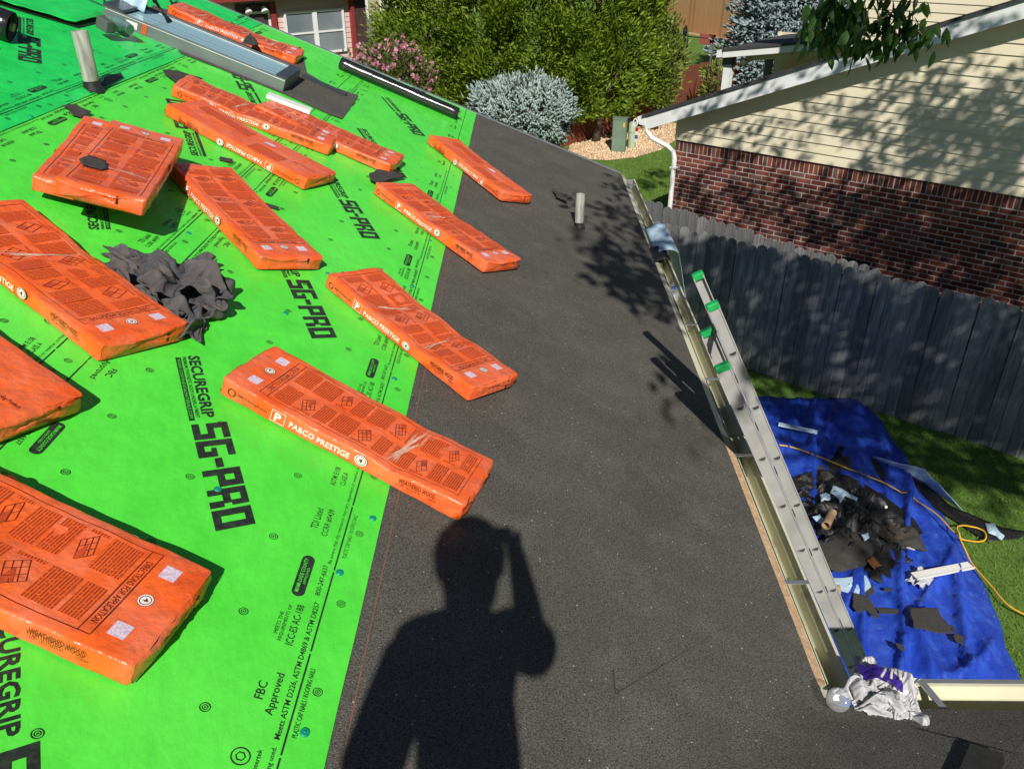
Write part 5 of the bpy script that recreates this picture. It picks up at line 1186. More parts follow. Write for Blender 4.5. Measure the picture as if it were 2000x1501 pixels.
def tfn(a, b):
    y = TY0 + (9.42-TY0)*b; x1 = tarp_right(y); x0 = 1.25 + .05*nz(y*2, 5); x = x0 + (x1-x0)*a
    if b > .985: y = tarp_top(x)
    e = min(1, (1-a)*14, (1-b)*30)
    return (x, y, .008 + tz(x, y)*max(.15, e))
mb = MB(); mb.grid(120, 220, tfn); tarp = mb.build('tarp', M['tarp'], None, smooth=True); solid(tarp, .003); tag(tarp, 'wrinkled blue tarp spread on the grass beside the fence', 'tarp')
# grass blades over the near lawn
g = np.random.default_rng(3); n = 52000; X = g.uniform(2.4, 8.0, n); Y = g.uniform(3.2, 9.9, n)
u_ = X*NU.x+Y*NU.y; d_ = X*NN.x+Y*NN.y
k = (d_ < D_F-.02) & ((X > np.interp(Y, [3,4.83,6.2,7.6,9.28,9.5,9.6], [3.9,4.1,4.40,4.46,4.46,4.3,0]))); X, Y = X[k], Y[k]
P = np.stack([X, Y, np.zeros_like(X)], 1); D = g.normal(size=P.shape)*.45 + np.array([0, 0, 1])
tag(cards('grass_blades', P, D, g.uniform(.025, .055, len(P)), g.uniform(.006, .011, len(P)), M['grass'], shape='blade'), 'short mown grass blades beside the tarp', None, None, 'stuff')
n = 30000; X = g.uniform(-1, 7, n); Y = g.uniform(12, 23.5, n); P = np.stack([X, Y, np.zeros_like(X)], 1); D = g.normal(size=P.shape)*.45 + np.array([0, 0, 1])
bx_ = np.array([[p_.x, p_.y] for p_ in bp_])
def inside(X, Y, poly):
    r = np.zeros(len(X), bool); j = len(poly)-1
    for i in range(len(poly)):
        c = ((poly[i,1] > Y) != (poly[j,1] > Y)) & (X < (poly[j,0]-poly[i,0])*(Y-poly[i,1])/(poly[j,1]-poly[i,1]+1e-9)+poly[i,0]); r ^= c; j = i
    return r
k = ~inside(X, Y, bx_); tag(cards('grass_tufts', P[k], D[k], g.uniform(.04, .075, k.sum()), g.uniform(.014, .022, k.sum()), M['grass'], shape='blade'), 'short mown grass of the back lawn', None, None, 'stuff')

def lay(name, px, z, m, label, cat, group=None, th=.004, h=0.0, seed=0, fold=6.0, base=None, sharp=1.0):
    """crumpled sheet lying on the ground: outline from pixels at height z, relief h"""
    pts = [at_z(u, v, z) for u, v in px]; pts = [Vector((p_.x, p_.y)) for p_ in pts]; c = sum(pts, Vector((0,0)))/len(pts); dens = []
    for i, a in enumerate(pts):
        b = pts[(i+1) % len(pts)]; k = max(1, int((b-a).length/.04))
        for j in range(k): dens.append(a + (b-a)*j/k)
    ring = [d + Vector((nz(d.x*20, d.y*20, seed), nz(d.x*20, d.y*20, seed+9)))*.012 for d in dens]
    flat = max(tz(c.x+(d.x-c.x)*k_, c.y+(d.y-c.y)*k_) for d in ring for k_ in (1, .6, .2)) + .008 if base is None else base
    N = len(ring); vs = []; Q = [1.0, .93, .85, .75, .65, .55, .44, .33, .22, .11]
    for s_ in Q:
        for d in ring:
            p_ = c + (d-c)*s_; prof = (1-s_**3)
            w_ = max(0, ridge(p_.x*fold+seed, p_.y*fold, seed*.7))*.75 + .45*(nz(p_.x*fold*2.3, p_.y*fold*2.3, seed)+.4)
            zz_ = z + h*prof*(.35+.65*w_) + (.5*h*max(0, nz(p_.x*9, p_.y*9, seed+4)) if h else .012*max(0, nz(p_.x*7, p_.y*7, seed+2))) 
            vs.append((p_.x-c.x, p_.y-c.y, max(zz_, flat + .25*max(0, tz(p_.x, p_.y)+.01-flat) if h == 0 else flat*.6) ))
    vs.append((0, 0, z+h*.8+.016 if h else max(z, flat))); fs = []
    for a in range(len(Q)-1): fs += [(a*N+j, a*N+(j+1) % N, (a+1)*N+(j+1) % N, (a+1)*N+j) for j in range(N)]
    a = len(Q)-1; fs += [(a*N+j, a*N+(j+1) % N, (a+1)*N) for j in range(N)]
    mb = MB(); mb.add(vs, fs); o = mb.build(name, m, None, smooth=(h == 0), fix=True, mat=T(c.x, c.y, 0)); solid(o, th); return tag(o, label, cat, group)
SC = 'felt scraps on the tarp'
lay('felt_or_shade_scrap', [(1662,1172),(1690,1180),(1714,1218),(1708,1224),(1690,1208),(1682,1206),(1672,1212),(1661,1200)], .03, M['feltscrap'], 'boot shaped dark felt scrap on the tarp near the ladder', 'scrap', SC, seed=1)
lay('felt_or_shade_scrap', [(1768,1213),(1822,1213),(1828,1230),(1840,1240),(1850,1264),(1820,1262),(1796,1256),(1776,1252)], .03, M['feltscrap'], 'large square dark felt scrap in the middle of the tarp', 'scrap', SC, seed=2)
lay('felt_or_shade_scrap', [(1706,1192),(1754,1196),(1752,1204),(1718,1204)], .03, M['feltscrap'], 'narrow dark felt strip above the square scrap', 'scrap', SC, seed=3)
lay('felt_or_shade_scrap', [(1862,1244),(1880,1254),(1876,1268),(1864,1262),(1858,1252)], .03, M['feltscrap'], 'small rounded dark felt scrap beside the square scrap', 'scrap', SC, seed=4)
lay('felt_or_shade_scrap', [(1742,1272),(1756,1276),(1763,1284),(1758,1290),(1748,1282)], .03, M['feltscrap'], 'small pointed dark felt scrap below the square scrap', 'scrap', SC, seed=5)
lay('felt_or_shade_scrap', [(1850,1220),(1862,1222),(1868,1236),(1860,1232)], .03, M['feltscrap'], 'thin dark felt splinter above the rounded scrap', 'scrap', SC, seed=6)
lay('felt_or_shade_scrap', [(1722,1154),(1742,1156),(1740,1162),(1724,1160)], .03, M['feltscrap'], 'tiny dark felt piece near the pale blue film', 'scrap', SC, seed=7)
lay('felt_or_shade_scrap', [(1590,915),(1620,905),(1660,890),(1678,912),(1640,922),(1610,930)], .05, M['feltscrap'], 'dark felt sheet on the shaded part of the tarp', 'scrap', SC, seed=8, h=.02)
PG = 'heap of torn roofing membrane on the tarp'
lay('membrane_heap', [(1545,940),(1600,925),(1660,940),(1720,975),(1780,1020),(1800,1050),(1770,1075),(1740,1120),(1690,1125),(1640,1118),(1600,1090),(1570,1030),(1550,985)], .02, M['membrane'], 'black crumpled heap of torn membrane on the tarp', 'debris', PG, h=.20, seed=11, fold=4.5)
lay('felt_sheet', [(1590,1060),(1640,1040),(1690,1040),(1720,1060),(1690,1105),(1640,1118),(1608,1108)], .16, M['feltscrap'], 'flat dark felt sheet lying on the front of the heap', 'scrap', PG, h=.05, seed=12, fold=3)
lay('felt_sheet', [(1650,968),(1690,985),(1745,1025),(1775,1050),(1735,1060),(1690,1020),(1655,990)], .13, mat('old_felt_brown', (.085,.068,.052), (.05,.042,.036), sc=14, rough=.95, c3=(.22,.17,.11), sc3=22, lo3=.6, hi3=.75), 'long brown grained felt sheet on the back of the heap', 'scrap', PG, h=.05, seed=13, fold=4)
lay('felt_sheet', [(1742,1022),(1770,1024),(1790,1034),(1812,1078),(1790,1072),(1742,1064),(1736,1045)], .09, M['feltscrap'], 'folded dark felt sheet with white edges at the side of the heap', 'scrap', PG, h=.06, seed=14, fold=5)
lay('blue_film', [(1740,1066),(1760,1060),(1788,1072),(1786,1076),(1762,1068)], .06, M['white'], 'thin white film edge under the folded felt sheet', 'film', 'release film on the heap', h=.01, seed=21)
lay('blue_film', [(1628,948),(1645,955),(1676,972),(1672,978),(1650,968),(1642,982),(1634,970),(1622,962)], .20, M['blueboard'], 'torn pale blue film on the back of the heap', 'film', 'release film on the heap', h=.02, seed=22)
lay('blue_film', [(1602,965),(1612,962),(1622,965),(1620,978),(1610,976),(1604,980)], .22, M['blueboard'], 'small pale blue film tatter deep in the heap', 'film', 'release film on the heap', h=.02, seed=23)
lay('blue_film', [(1586,1010),(1600,1004),(1610,1014),(1606,1024),(1594,1018)], .22, M['blueboard'], 'curled pale blue film beside the cardboard tube', 'film', 'release film on the heap', h=.03, seed=24)
lay('blue_film', [(1622,1135),(1690,1128),(1700,1150),(1680,1168),(1640,1158),(1624,1148)], .05, M['blueboard'], 'broad pale blue film sheet in front of the heap', 'film', 'release film on the heap', h=.05, seed=25, fold=4)
lay('blue_film', [(1682,1044),(1694,1040),(1698,1050),(1688,1056)], .22, M['blueboard'], 'pale blue film flake in the middle of the heap', 'film', 'release film on the heap', h=.02, seed=26)
lay('membrane_flap', [(1692,1108),(1740,1112),(1742,1128),(1716,1122),(1722,1140),(1700,1130)], .05, M['membrane'], 'pointed black membrane flap beside the brown scrap', 'debris', PG, h=.04, seed=27)
lay('membrane_flap', [(1690,1150),(1704,1145),(1706,1160),(1694,1172),(1676,1170)], .04, M['feltscrap'], 'dark edge of membrane curling round the broad blue film', 'debris', PG, h=.03, seed=28)
lay('brown_scrap', [(1692,1094),(1704,1086),(1722,1104),(1706,1110)], .19, mat('rust_brown', (.32,.12,.03), (.16,.06,.02), sc=20, rough=.9), 'rusty brown scrap on the heap', 'scrap', PG, h=.02, seed=29)
lay('brown_scrap', [(1626,1144),(1640,1142),(1642,1160),(1628,1156)], .09, mat('orange_tan', (.62,.36,.14), (.5,.26,.1), sc=20, rough=.9), 'orange tan scrap on the broad blue film', 'scrap', PG, h=.02, seed=30)
# cardboard tube poking out of the heap
a = at_z(1613, 1026, .30); b = at_z(1626, 1000, .30); d = (b-a).normalized(); tb = empty('cardboard_tube', T(*a), 'brown cardboard tube sticking out of the heap', 'tube')
qm = d.to_track_quat('Z', 'Y').to_matrix().to_4x4(); mb = MB(); mb.lathe([(.042,.25),(.042,0),(.037,0),(.037,.25)], 20, M=qm); mb.build('tube_wall', M['card'], tb, smooth=False)
# white boards
def board(a, b, w, z, m, label, name='metal_strip'):
    p_, q_ = at_z(*a, z), at_z(*b, z); d = (q_-p_); L_ = d.length; mb = MB(); MM = T(p_.x, p_.y, z) @ RZ(math.atan2(d.y, d.x))
    mb.box(0, 0, 0, L_, w, .004, M=MM); mb.box(0, -.012, -.006, L_, 0, .012, M=MM); return tag(mb.build(name, m), label, 'strip', 'pale strips on the tarp')
board((1790,1130), (1902,1108), .085, .135, M['offwhite'], 'white metal strip with crumpled film on the sunlit tarp')
o = board((1520,830), (1596,846), .07, .12, M['blueboard'], 'pale blue strip on the shaded end of the tarp')
def crumple(name, c, rx, ry, rz, m, label, cat, seed, sub=3, amp=.35, parent=None, smooth=False):
    b = bmesh.new(); bmesh.ops.create_icosphere(b, subdivisions=sub, radius=1)
    for v in b.verts:
        p_ = v.co.normalized(); k = 1 + amp*(ridge(p_.x*1.7+seed, p_.y*1.7, p_.z*1.7)-.35) + amp*.6*noise.noise(p_*4.3+Vector((seed, 0, 0))) + amp*.3*noise.noise(p_*9+Vector((seed, 3, 0)))
        v.co = Vector((p_.x*rx*k, p_.y*ry*k, max(p_.z*rz*k, -rz*.55)))
    me = bpy.data.meshes.new(name); b.to_mesh(me); b.free(); me.materials.append(m)
    if smooth: me.polygons.foreach_set('use_smooth', [True]*len(me.polygons))
    o = obj_from(name, me, parent); o.location = c
    return tag(o, label, cat) if label else o
p_ = at_z(1798, 1132, .06); o = cloth_obj('crumpled_film', CLOTH_B, M['bag'], None, .001, 1); o.matrix_world = T(p_.x, p_.y, .06) @ RZ(.7) @ Matrix.Diagonal((.8, .55, .8, 1)); tag(o, 'crumpled white film by the white metal strip', 'film')
for k, (u, v, z, src, rz, sc_, m, lb) in enumerate([(1600,990,.06,CLOTH_J,20,(1.1,1.1,2.0),'membrane','crumpled black membrane at the ladder end of the heap'), (1668,1000,.06,CLOTH_J,110,(1.1,.9,2.2),'membrane','crumpled black membrane in the middle of the heap'),
      (1640,1045,.08,CLOTH_B,75,(1.6,1.3,1.5),'membrane','shiny black membrane twist above the flat felt sheet'), (1720,1070,.04,CLOTH_J,200,(.9,.8,1.5),'membrane','crumpled black membrane behind the rusty scrap'), (1600,940,.03,CLOTH_B,10,(1.5,1.2,1.2),'feltscrap','crumpled felt at the shaded end of the heap')]):
    p_ = at_z(u, v, z+.1); o = cloth_obj('membrane_sheet', src, M[m], None, .004, 0); o.matrix_world = T(p_.x, p_.y, z) @ RZ(R_(rz)) @ Matrix.Diagonal((*sc_, 1)); tag(o, lb, 'debris', PG)
p_ = at_z(1717, 966, .05)
bt = None
# long membrane strip with pale blue film lying over the grass
def ribbon(name, path, m, label, cat, group=None, th=.004):
    vs = []
    for (u0, v0, z0, u1, v1, z1) in path: vs += [at_z(u0, v0, z0), at_z(u1, v1, z1)]
    # subdivide along the length
    a = [vs[2*i] for i in range(len(path))]; b = [vs[2*i+1] for i in range(len(path))]; A, B = [], []
    for i in range(len(path)-1):
        for j in range(5):
            t_ = j/5; A.append(a[i].lerp(a[i+1], t_)); B.append(b[i].lerp(b[i+1], t_))
    A.append(a[-1]); B.append(b[-1]); mb = MB(); n = len(A); W = 6
    V = []
    for i in range(n):
        for j in range(W+1): q_ = A[i].lerp(B[i], j/W); V.append((q_.x, q_.y, q_.z + .02*nz(q_.x*6, q_.y*6, 3) + .012))
    mb.add(V, [(i*(W+1)+j, i*(W+1)+j+1, (i+1)*(W+1)+j+1, (i+1)*(W+1)+j) for i in range(n-1) for j in range(W)])
    o = mb.build(name, m, None, smooth=True); solid(o, th); return tag(o, label, cat, group)
ribbon('membrane_strip', [(1640,872,.05,1620,905,.04),(1720,905,.05,1690,935,.03),(1800,935,.05,1775,960,.02),(1850,985,.04,1820,990,.02),(1880,1000,.03,1868,1020,.02),(1925,1018,.03,1905,1045,.02),(1955,1030,.02,1930,1060,.02),(2010,1040,.02,1990,1052,.02)], M['membrane'], 'long black membrane strip trailing from the tarp over the grass', 'membrane')
ribbon('blue_film', [(1705,893,.10,1705,896,.08),(1760,906,.18,1752,916,.06),(1806,917,.22,1790,938,.06),(1835,950,.20,1812,950,.05),(1860,975,.14,1838,972,.05),(1880,998,.05,1874,994,.04)], M['blueboard'], 'long pale blue film standing up along the black membrane strip', 'film')
lay('blue_film', [(1925,1022),(1942,1022),(1948,1034),(1962,1046),(1956,1056),(1945,1046),(1930,1040)], .05, M['blueboard'], 'pale blue film patch at the end of the black membrane strip', 'film', None, h=.02, seed=31, base=.03)
# yellow cord
cp = [(1520,876),(1560,884),(1640,915),(1700,938),(1760,968),(1820,1005),(1860,1048),(1880,1062),(1920,1058),(1922,1040),(1895,1030),(1870,1036),(1866,1052),(1885,1085),(1905,1110),(1935,1145),(1970,1185),(2030,1215)]
P = [at_z(u, v, .055) for u, v in cp]; pts = []
for i in range(len(P)-1):
    p0, p1, p2, p3 = P[max(i-1,0)], P[i], P[i+1], P[min(i+2,len(P)-1)]
    for j in range(6):
        t_ = j/6; q_ = .5*((2*p1)+(p2-p0)*t_+(2*p0-5*p1+4*p2-p3)*t_*t_+(3*p1-p0-3*p2+p3)*t_**3); q_.z = max(tz(q_.x, q_.y)+.016, .03) if q_.x < tarp_right(q_.y) else .05; pts.append(q_)
zs_ = [p_.z for p_ in pts]
for i, p_ in enumerate(pts): w_ = zs_[max(0, i-6):i+7]; p_.z = max(sum(w_)/len(w_)+.02, zs_[i]*.9)
mb = MB(); mb.tube(pts, .0085, 6); tag(mb.build('extension_lead', M['cord'], None, smooth=True), 'yellow extension cord looping over the tarp edge and grass', 'cord')

# ------------------------------------------------------------------ ladder
def solve_line(px, Y): d = ray(*px); return CAM + d*(Y/d.y)
YL = 3.2
A_ = solve_line((1398, 722), YL); B_ = solve_line((1634, 1259), YL); dirv = (B_-A_); dirv.y = 0; dirv.normalize()
nv = Vector((-dirv.z, 0, dirv.x))                        # across the rail, in the plane of the lean
if nv.x < 0: nv = -nv
foot = A_ + dirv*((A_.z-.02)/-dirv.z); up_ = -dirv
lad = empty('extension_ladder', T(foot.x, YL, 0), 'aluminium extension ladder with green tips leaning on the gutter', 'ladder'); ldi = lad.matrix_world.inverted()
LM = Matrix(((up_.x, 0, nv.x, foot.x), (0, 1, 0, YL), (up_.z, 0, nv.z, foot.z), (0, 0, 0, 1)))   # x up the ladder, y along the rungs, z across the rail
LC = (A_-foot).length; LB = (solve_line((1386, 604), YL)-foot).length; WL = .36
def lpart(o): o.matrix_world = LM; o.parent = lad; o.matrix_parent_inverse = ldi; return o
def lsub(o, par): o.matrix_world = LM; o.parent = par; o.matrix_parent_inverse = LM.inverted(); return o
def rail(y, sg, z0, x0, x1, w):
    mb = MB(); t_ = .004; f = .026*sg
    mb.box(x0, y, z0+.0052, x1, y+t_, z0+w-.0052)
    if sg > 0: mb.box(x0, y-.004, z0-.0005, x1, y+.0035, z0+.005); mb.box(x0, y-.004, z0+w-.005, x1, y+.0035, z0+w+.0005)
    mb.box(x0, min(y+t_, y+f), z0, x1, max(y, y+f), z0+.005); mb.box(x0, min(y+t_, y+f), z0+w-.005, x1, max(y, y+f), z0+w)
    r_ = lpart(mb.build('side_rail', M['alu']))
    mb = MB(); y0_ = y-.006 if sg > 0 else y-.026; mb.box(x1-.020, y0_, z0-.003, x1+.016, y0_+.036, z0+w+.003); bevel(lsub(mb.build('tip_cap', M['ladgreen']), r_), .009, 3)
    return r_
W1, W2 = .062, .050
rails = [rail(-.010, 1, 0, LC-2.2, LC, W1), rail(WL, -1, 0, LC-2.2, LC, W1), rail(.008, 1, W1+.007, 0, LB, W2), rail(WL+.006, -1, W1+.007, 0, LB, W2)]
def rung(x, z, y0, y1):
    mb = MB(); mb.tube([(x, y0, z), (x, y1, z)], .015, 10); return lpart(mb.build('rung', M['alu'], smooth=True))
def rung_end(x, z, y, par):
    mb = MB(); vs = []
    for s_ in (1.0, .72):
        for i in range(9): a = math.pi*i/8; vs.append((x - .024*s_*math.sin(a), y - (.003 if s_ == 1 else .005), z + .022*s_*math.cos(a)))
    mb.add(vs, [(i, i+1, 10+i, 9+i) for i in range(8)] + [(8, 0, 9, 17)]); lsub(mb.build('rung_collar', M['alu']), par)
    mb = MB(); mb.add([(x-.017*math.sin(math.pi*i/8), y-.0022, z+.0155*math.cos(math.pi*i/8)) for i in range(9)], [tuple(range(9))]); lsub(mb.build('rung_hole', M['skydark']), par)
x = LC-.22
while x > LC-2.2: rung(x, W1/2, -.006, WL); rung_end(x, W1/2, -.010, rails[0]); x -= .305
x = LB-.24
while x > .2: rung(x, W1+.007+W2/2, .012, WL+.006); rung_end(x, W1+.007+W2/2, .008, rails[2]); x -= .305
mb = MB(); mb.box(LC-.16, .05, .0, LC-.10, .09, .04); lpart(mb.build('rung_lock', M['ladgreen']))
for y in (-.012, WL): mb = MB(); mb.box(-.02, y-.01, .05, .16, y+.035, .14); lpart(mb.build('foot', M['black']))

# ------------------------------------------------------------------ small things on the roof edge
def bottle(Mx, label, L_=.21, rad=.033, lab=True):
    root = empty('water_bottle', Mx, label, 'bottle')
    mb = MB(); pr_ = [(.0,.006),(rad*.55,.002),(rad*.92,.006),(rad,.02),(rad,.05),(rad*.95,.055),(rad,.06),(rad,L_*.62),(rad*.93,L_*.66),(rad*.8,L_*.76),(rad*.42,L_*.88),(rad*.40,L_*.95)]
    mb.lathe(pr_, 24); mb.build('body', M['clear'], root, smooth=True)
    mb = MB(); mb.lathe([(.0,L_),(rad*.44,L_),(rad*.46,L_*.94),(rad*.46,L_*.935)], 16); mb.build('cap', M['white'], root)
    if lab: mb = MB(); mb.lathe([(rad*1.015,.075),(rad*1.015,.125)], 24); mb.build('label', M['label'], root, smooth=True)
    return root
p_ = at_z(1300, 578, GZ-.07); bottle(T(GX+.055, p_.y-.03, GZ-.075) @ RX(R_(-84)) @ RZ(.3), 'clear water bottle with a blue label lying in the long gutter')
p_ = at_z(1637, 1366, ZE+.10); bottle(T(*p_) @ ray(1650, 1340).to_track_quat('Z', 'Y').to_matrix().to_4x4(), 'clear plastic bottle seen from its base by the white bag', lab=False, rad=.038)
p_ = at_z(1717, 966, .12); bottle(T(p_.x, p_.y, .06) @ RX(R_(75)), 'clear plastic bottle lying on the tarp past the heap', lab=False)
# white carrier bag with purple packets
bc = at_z(1722, 1338, ZE+.05)
bag = empty('carrier_bag', T(bc.x, bc.y, ZE), 'crumpled white plastic bag with purple packets at the gutter corner', 'bag')
for nm, loc, rz, sc_ in (('bag_body', (-.02, .0, .0), 40, (.60, .56, .90)), ('bag_body', (.01, .01, .012), 150, (.62, .62, .80)), ('bag_skirt', (.055, -.055, .0), 260, (.62, .42, .55)), ('bag_skirt', (.0, -.05, .0), 10, (.6, .4, .6))):
    o = cloth_obj(nm, CLOTH_B, M['bag'], bag, .001, 1); o.matrix_basis = T(*loc) @ RZ(R_(rz)) @ Matrix.Diagonal((*sc_, 1))
mb = MB(); mb.grid(14, 10, lambda a, b: (-.07+.125*a, -.010+.062*b-.025*a, .112 - .10*(a-.5)**2 + .012*nz(a*7, b*7, 2) - .03*(abs(b-.5)*2)**2*a)); mb.build('purple_packet', M['purple'], bag, smooth=True)
for i in range(3):
    mb = MB(); mb.tube([(-.02+.03*i, -.015-.006*i, .108), (.0+.022*i, .008, .113), (.012+.022*i, .028-.01*i, .106)], .005, 5); mb.build('white_fold', M['bag'], bag, smooth=True)
# film draped over the far gutter
gx = GX+.06; yb = rf(1270, 475)[1]
mb = MB(); 
def drape(a, b):
    x = GX-.03+.30*a; y = yb-.32+.62*b + .05*nz(a*3, b*4); z = GZ + .05 + .045*math.sin(a*3.1) - max(0, a-.55)*1.1 + .02*nz(a*5, b*5, 2)
    return (x, y, z)
mb.grid(14, 14, drape); o = mb.build('blue_film', M['blueboard'], None, smooth=True); solid(o, .002); tag(o, 'pale blue film draped over the far part of the gutter', 'film')
mb = MB(); mb.grid(8, 8, lambda a, b: (GX-.06+.13*a, yb-.45+.28*b, GZ+.035+.03*math.sin(a*3)+.02*nz(a*4, b*4, 8))); o = mb.build('membrane_flap', M['membrane'], None, smooth=True); solid(o, .003); tag(o, 'black membrane scrap tucked under the draped blue film', 'membrane')

# ------------------------------------------------------------------ grey jacket
def jacket():
    c = Vector(rf(330, 556, .05)); jm = mat('grey_fleece', (.092,.082,.080), (.125,.105,.098), sc=6, rough=.95, bump=.12, bsc=140, c3=(.070,.068,.074), sc3=7, lo3=.47, hi3=.53)
    root = empty('jacket', ROOF @ T(c.x, c.y, .010), 'crumpled dark grey jacket lying beside an orange bundle', 'jacket')
    o = cloth_obj('cloth_body', CLOTH_J, jm, root, .006, 1); o.matrix_basis = RZ(R_(35)) @ Matrix.Diagonal((.86, .80, 1.15, 1))
    o = cloth_obj('sleeve', CLOTH_B, jm, root, .006, 1); o.matrix_basis = T(.13, -.17, .0) @ RZ(R_(100)) @ Matrix.Diagonal((.85, .5, .8, 1))
    o = cloth_obj('sleeve', CLOTH_B, jm, root, .006, 1); o.matrix_basis = T(-.17, .15, .0) @ RZ(R_(20)) @ Matrix.Diagonal((.8, .55, .5, 1))
    bl_far = Vector(rf(345, 610, .085))-c; bd = Vector((-.87, .49)).normalized(); bn = Vector((-bd.y, bd.x))
    if bn.y < 0: bn = -bn
    o = cloth_obj('hood', CLOTH_B, jm, root, .006, 1); o.matrix_basis = T(.04, .02, .05) @ RZ(R_(200)) @ Matrix.Diagonal((.95, .95, .95, 1))
    for ch in root.children:
        sm = ch.modifiers.new('soft', 'SMOOTH'); sm.factor = .5; sm.iterations = 2; ch.modifiers.move(len(ch.modifiers)-1, 0)
    for ch in root.children:                 # the cloth bunches up against the side of the bundle
        mi = ch.matrix_basis.inverted()
        for v in ch.data.vertices:
            p_ = ch.matrix_basis @ v.co; dd_ = (Vector((p_.x, p_.y))-bl_far).dot(bn)
            if dd_ < .012 and (Vector((p_.x, p_.y))-bl_far).dot(bd) > -.02: p_ += Vector((bn.x, bn.y, 0))*(.012-dd_)*1.0 + Vector((0, 0, min(.03, (.012-dd_)*.25))); v.co = mi @ p_
jacket()

# ------------------------------------------------------------------ cordless drill and film at the head of the skylight
dp = Vector(rf(238, 42, .12)); dr_ = empty('cordless_drill', ROOF @ T(dp.x, dp.y, .10) @ RZ(R_(150)), 'green and grey cordless drill at the end of the skylight', 'drill')
dm = mat('drill_body', (.10,.19,.17), rough=.5)
mb = MB(); mb.lathe([(0,-.09),(.034,-.09),(.038,-.06),(.038,.05),(.028,.08),(.0,.08)], 16, M=RY(R_(90))); mb.build('motor_housing', dm, dr_, smooth=False)
mb = MB(); mb.lathe([(0,.08),(.024,.08),(.022,.11),(.012,.14),(0,.14)], 14, M=RY(R_(90))); mb.build('chuck', M['galv'], dr_)
mb = MB(); mb.lathe([(0,.14),(.004,.14),(.004,.22),(0,.23)], 8, M=RY(R_(90))); mb.build('drill_bit', M['galv'], dr_)
mb = MB(); mb.box(-.085,.0,-.022,-.03,.13,.022); bevel(mb.build('handle', dm, dr_), .01, 2)
mb = MB(); mb.box(-.10,.13,-.04,.01,.19,.04); bevel(mb.build('battery', mat('battery_grey', (.09,.10,.10), rough=.6), dr_), .008, 2)
fp = Vector(rf(262, 14, .1)); mb = MB(); mb.grid(10, 12, lambda a, b: (-.09+.18*a, -.05+.08*b+.02*math.sin(a*9), .02+.30*b+.015*nz(a*5, b*5))); o = mb.build('blue_film', M['blueboard'], None, smooth=True, mat=ROOF @ T(fp.x, fp.y, .08)); solid(o, .003); tag(o, 'pale blue film standing at the head of the skylight', 'film')
mb = MB(); mb.grid(8, 8, lambda a, b: (.10+.16*a, -.03+.10*b, .02+.20*(1-a)*(1-b*.6)+.012*nz(a*5, b*5))); o = mb.build('membrane_flap', M['membrane'], None, smooth=True, mat=ROOF @ T(fp.x, fp.y, .07)); solid(o, .003); tag(o, 'black membrane flap beside the blue film at the skylight head', 'membrane')
# loose green sheet end with a lifted edge and a black strip for the shade under it, upper corner
a, b, c = Vector(rf(-60,-10,.02)), Vector(rf(146,50,.02)), Vector(rf(238,28,.02)); 
mb = MB(); pts = [a.lerp(b, i/12) for i in range(12)] + [b.lerp(c, i/10) for i in range(11)]
vs = []
for i, p_ in enumerate(pts):
    for j in range(7):
        q_ = p_ + Vector((-.16*j, .03*j)); vs.append((q_.x, q_.y, .016 + .028*math.exp(-j*1.4)*(1+.4*nz(i*.5, 2)) + .004*nz(q_.x*5, q_.y*5)))
mb.add(vs, [(i*7+j, i*7+j+1, (i+1)*7+j+1, (i+1)*7+j) for i in range(len(pts)-1) for j in range(6)])
o = mb.build('underlayment_sheet', M['green_cool'], None, smooth=True, mat=ROOF); solid(o, .002); tag(o, 'loose end of green underlayment with a lifted edge in the far corner', 'underlayment')
mb = MB(); mb.add([(p_.x+.025, p_.y-.006, .0165) for p_ in pts] + [(p_.x-.10, p_.y+.02, .0165) for p_ in reversed(pts)], [tuple(range(2*len(pts)))])  # black strip paints the shade inside the gap
o = mb.build('felt_or_shade_patch', M['membrane'], None, mat=ROOF); tag(o, 'black strip standing for shade in the gap under the lifted green sheet edge', 'felt')
M['seam'] = mat('felt_seam', (.03,.028,.025), rough=.95)
# flat black piece at the lower corner of the picture
def felt2(u, v, n=.02):                     # pixel -> point on the return slope
    d = ray(u, v); nn = Vector((0, TS, 1)); p0 = Vector((0, Y2, ZE+n)); k = (p0-CAM).dot(nn)/d.dot(nn); return CAM + d*k
P = [felt2(*q_) for q_ in ((1895,1452),(1958,1472),(1962,1490),(1945,1510),(1940,1560),(1850,1560))]
mb = MB(); mb.add([tuple(p_) for p_ in P], [tuple(range(len(P)))]); o = mb.build('corner_piece', M['membrane']); solid(o, .008); tag(o, 'flat black piece at the lower corner of the return slope', 'felt')
P = [felt2(*q_, .006) for q_ in ((1790,1423),(1985,1472),(1985,1470.5),(1792,1421.5))]
mb = MB(); mb.add([tuple(p_) for p_ in P], [(0,1,2,3)]); hpart(mb, 'felt_seam', M['seam'])
P = [RP(*rf(*q_), .006) for q_ in ((1202,1357),(1440,1212),(1440.5,1211.4),(1202,1355.8))]
mb = MB(); mb.add([tuple(p_) for p_ in P], [(0,1,2,3)]); hpart(mb, 'felt_seam', M['seam'])
P = [RP(*rf(*q_), .006) for q_ in ((1196,1310),(1197,1310),(1201,1357),(1200,1357))]
mb = MB(); mb.add([tuple(p_) for p_ in P], [(0,1,2,3)]); hpart(mb, 'felt_seam', M['seam'])

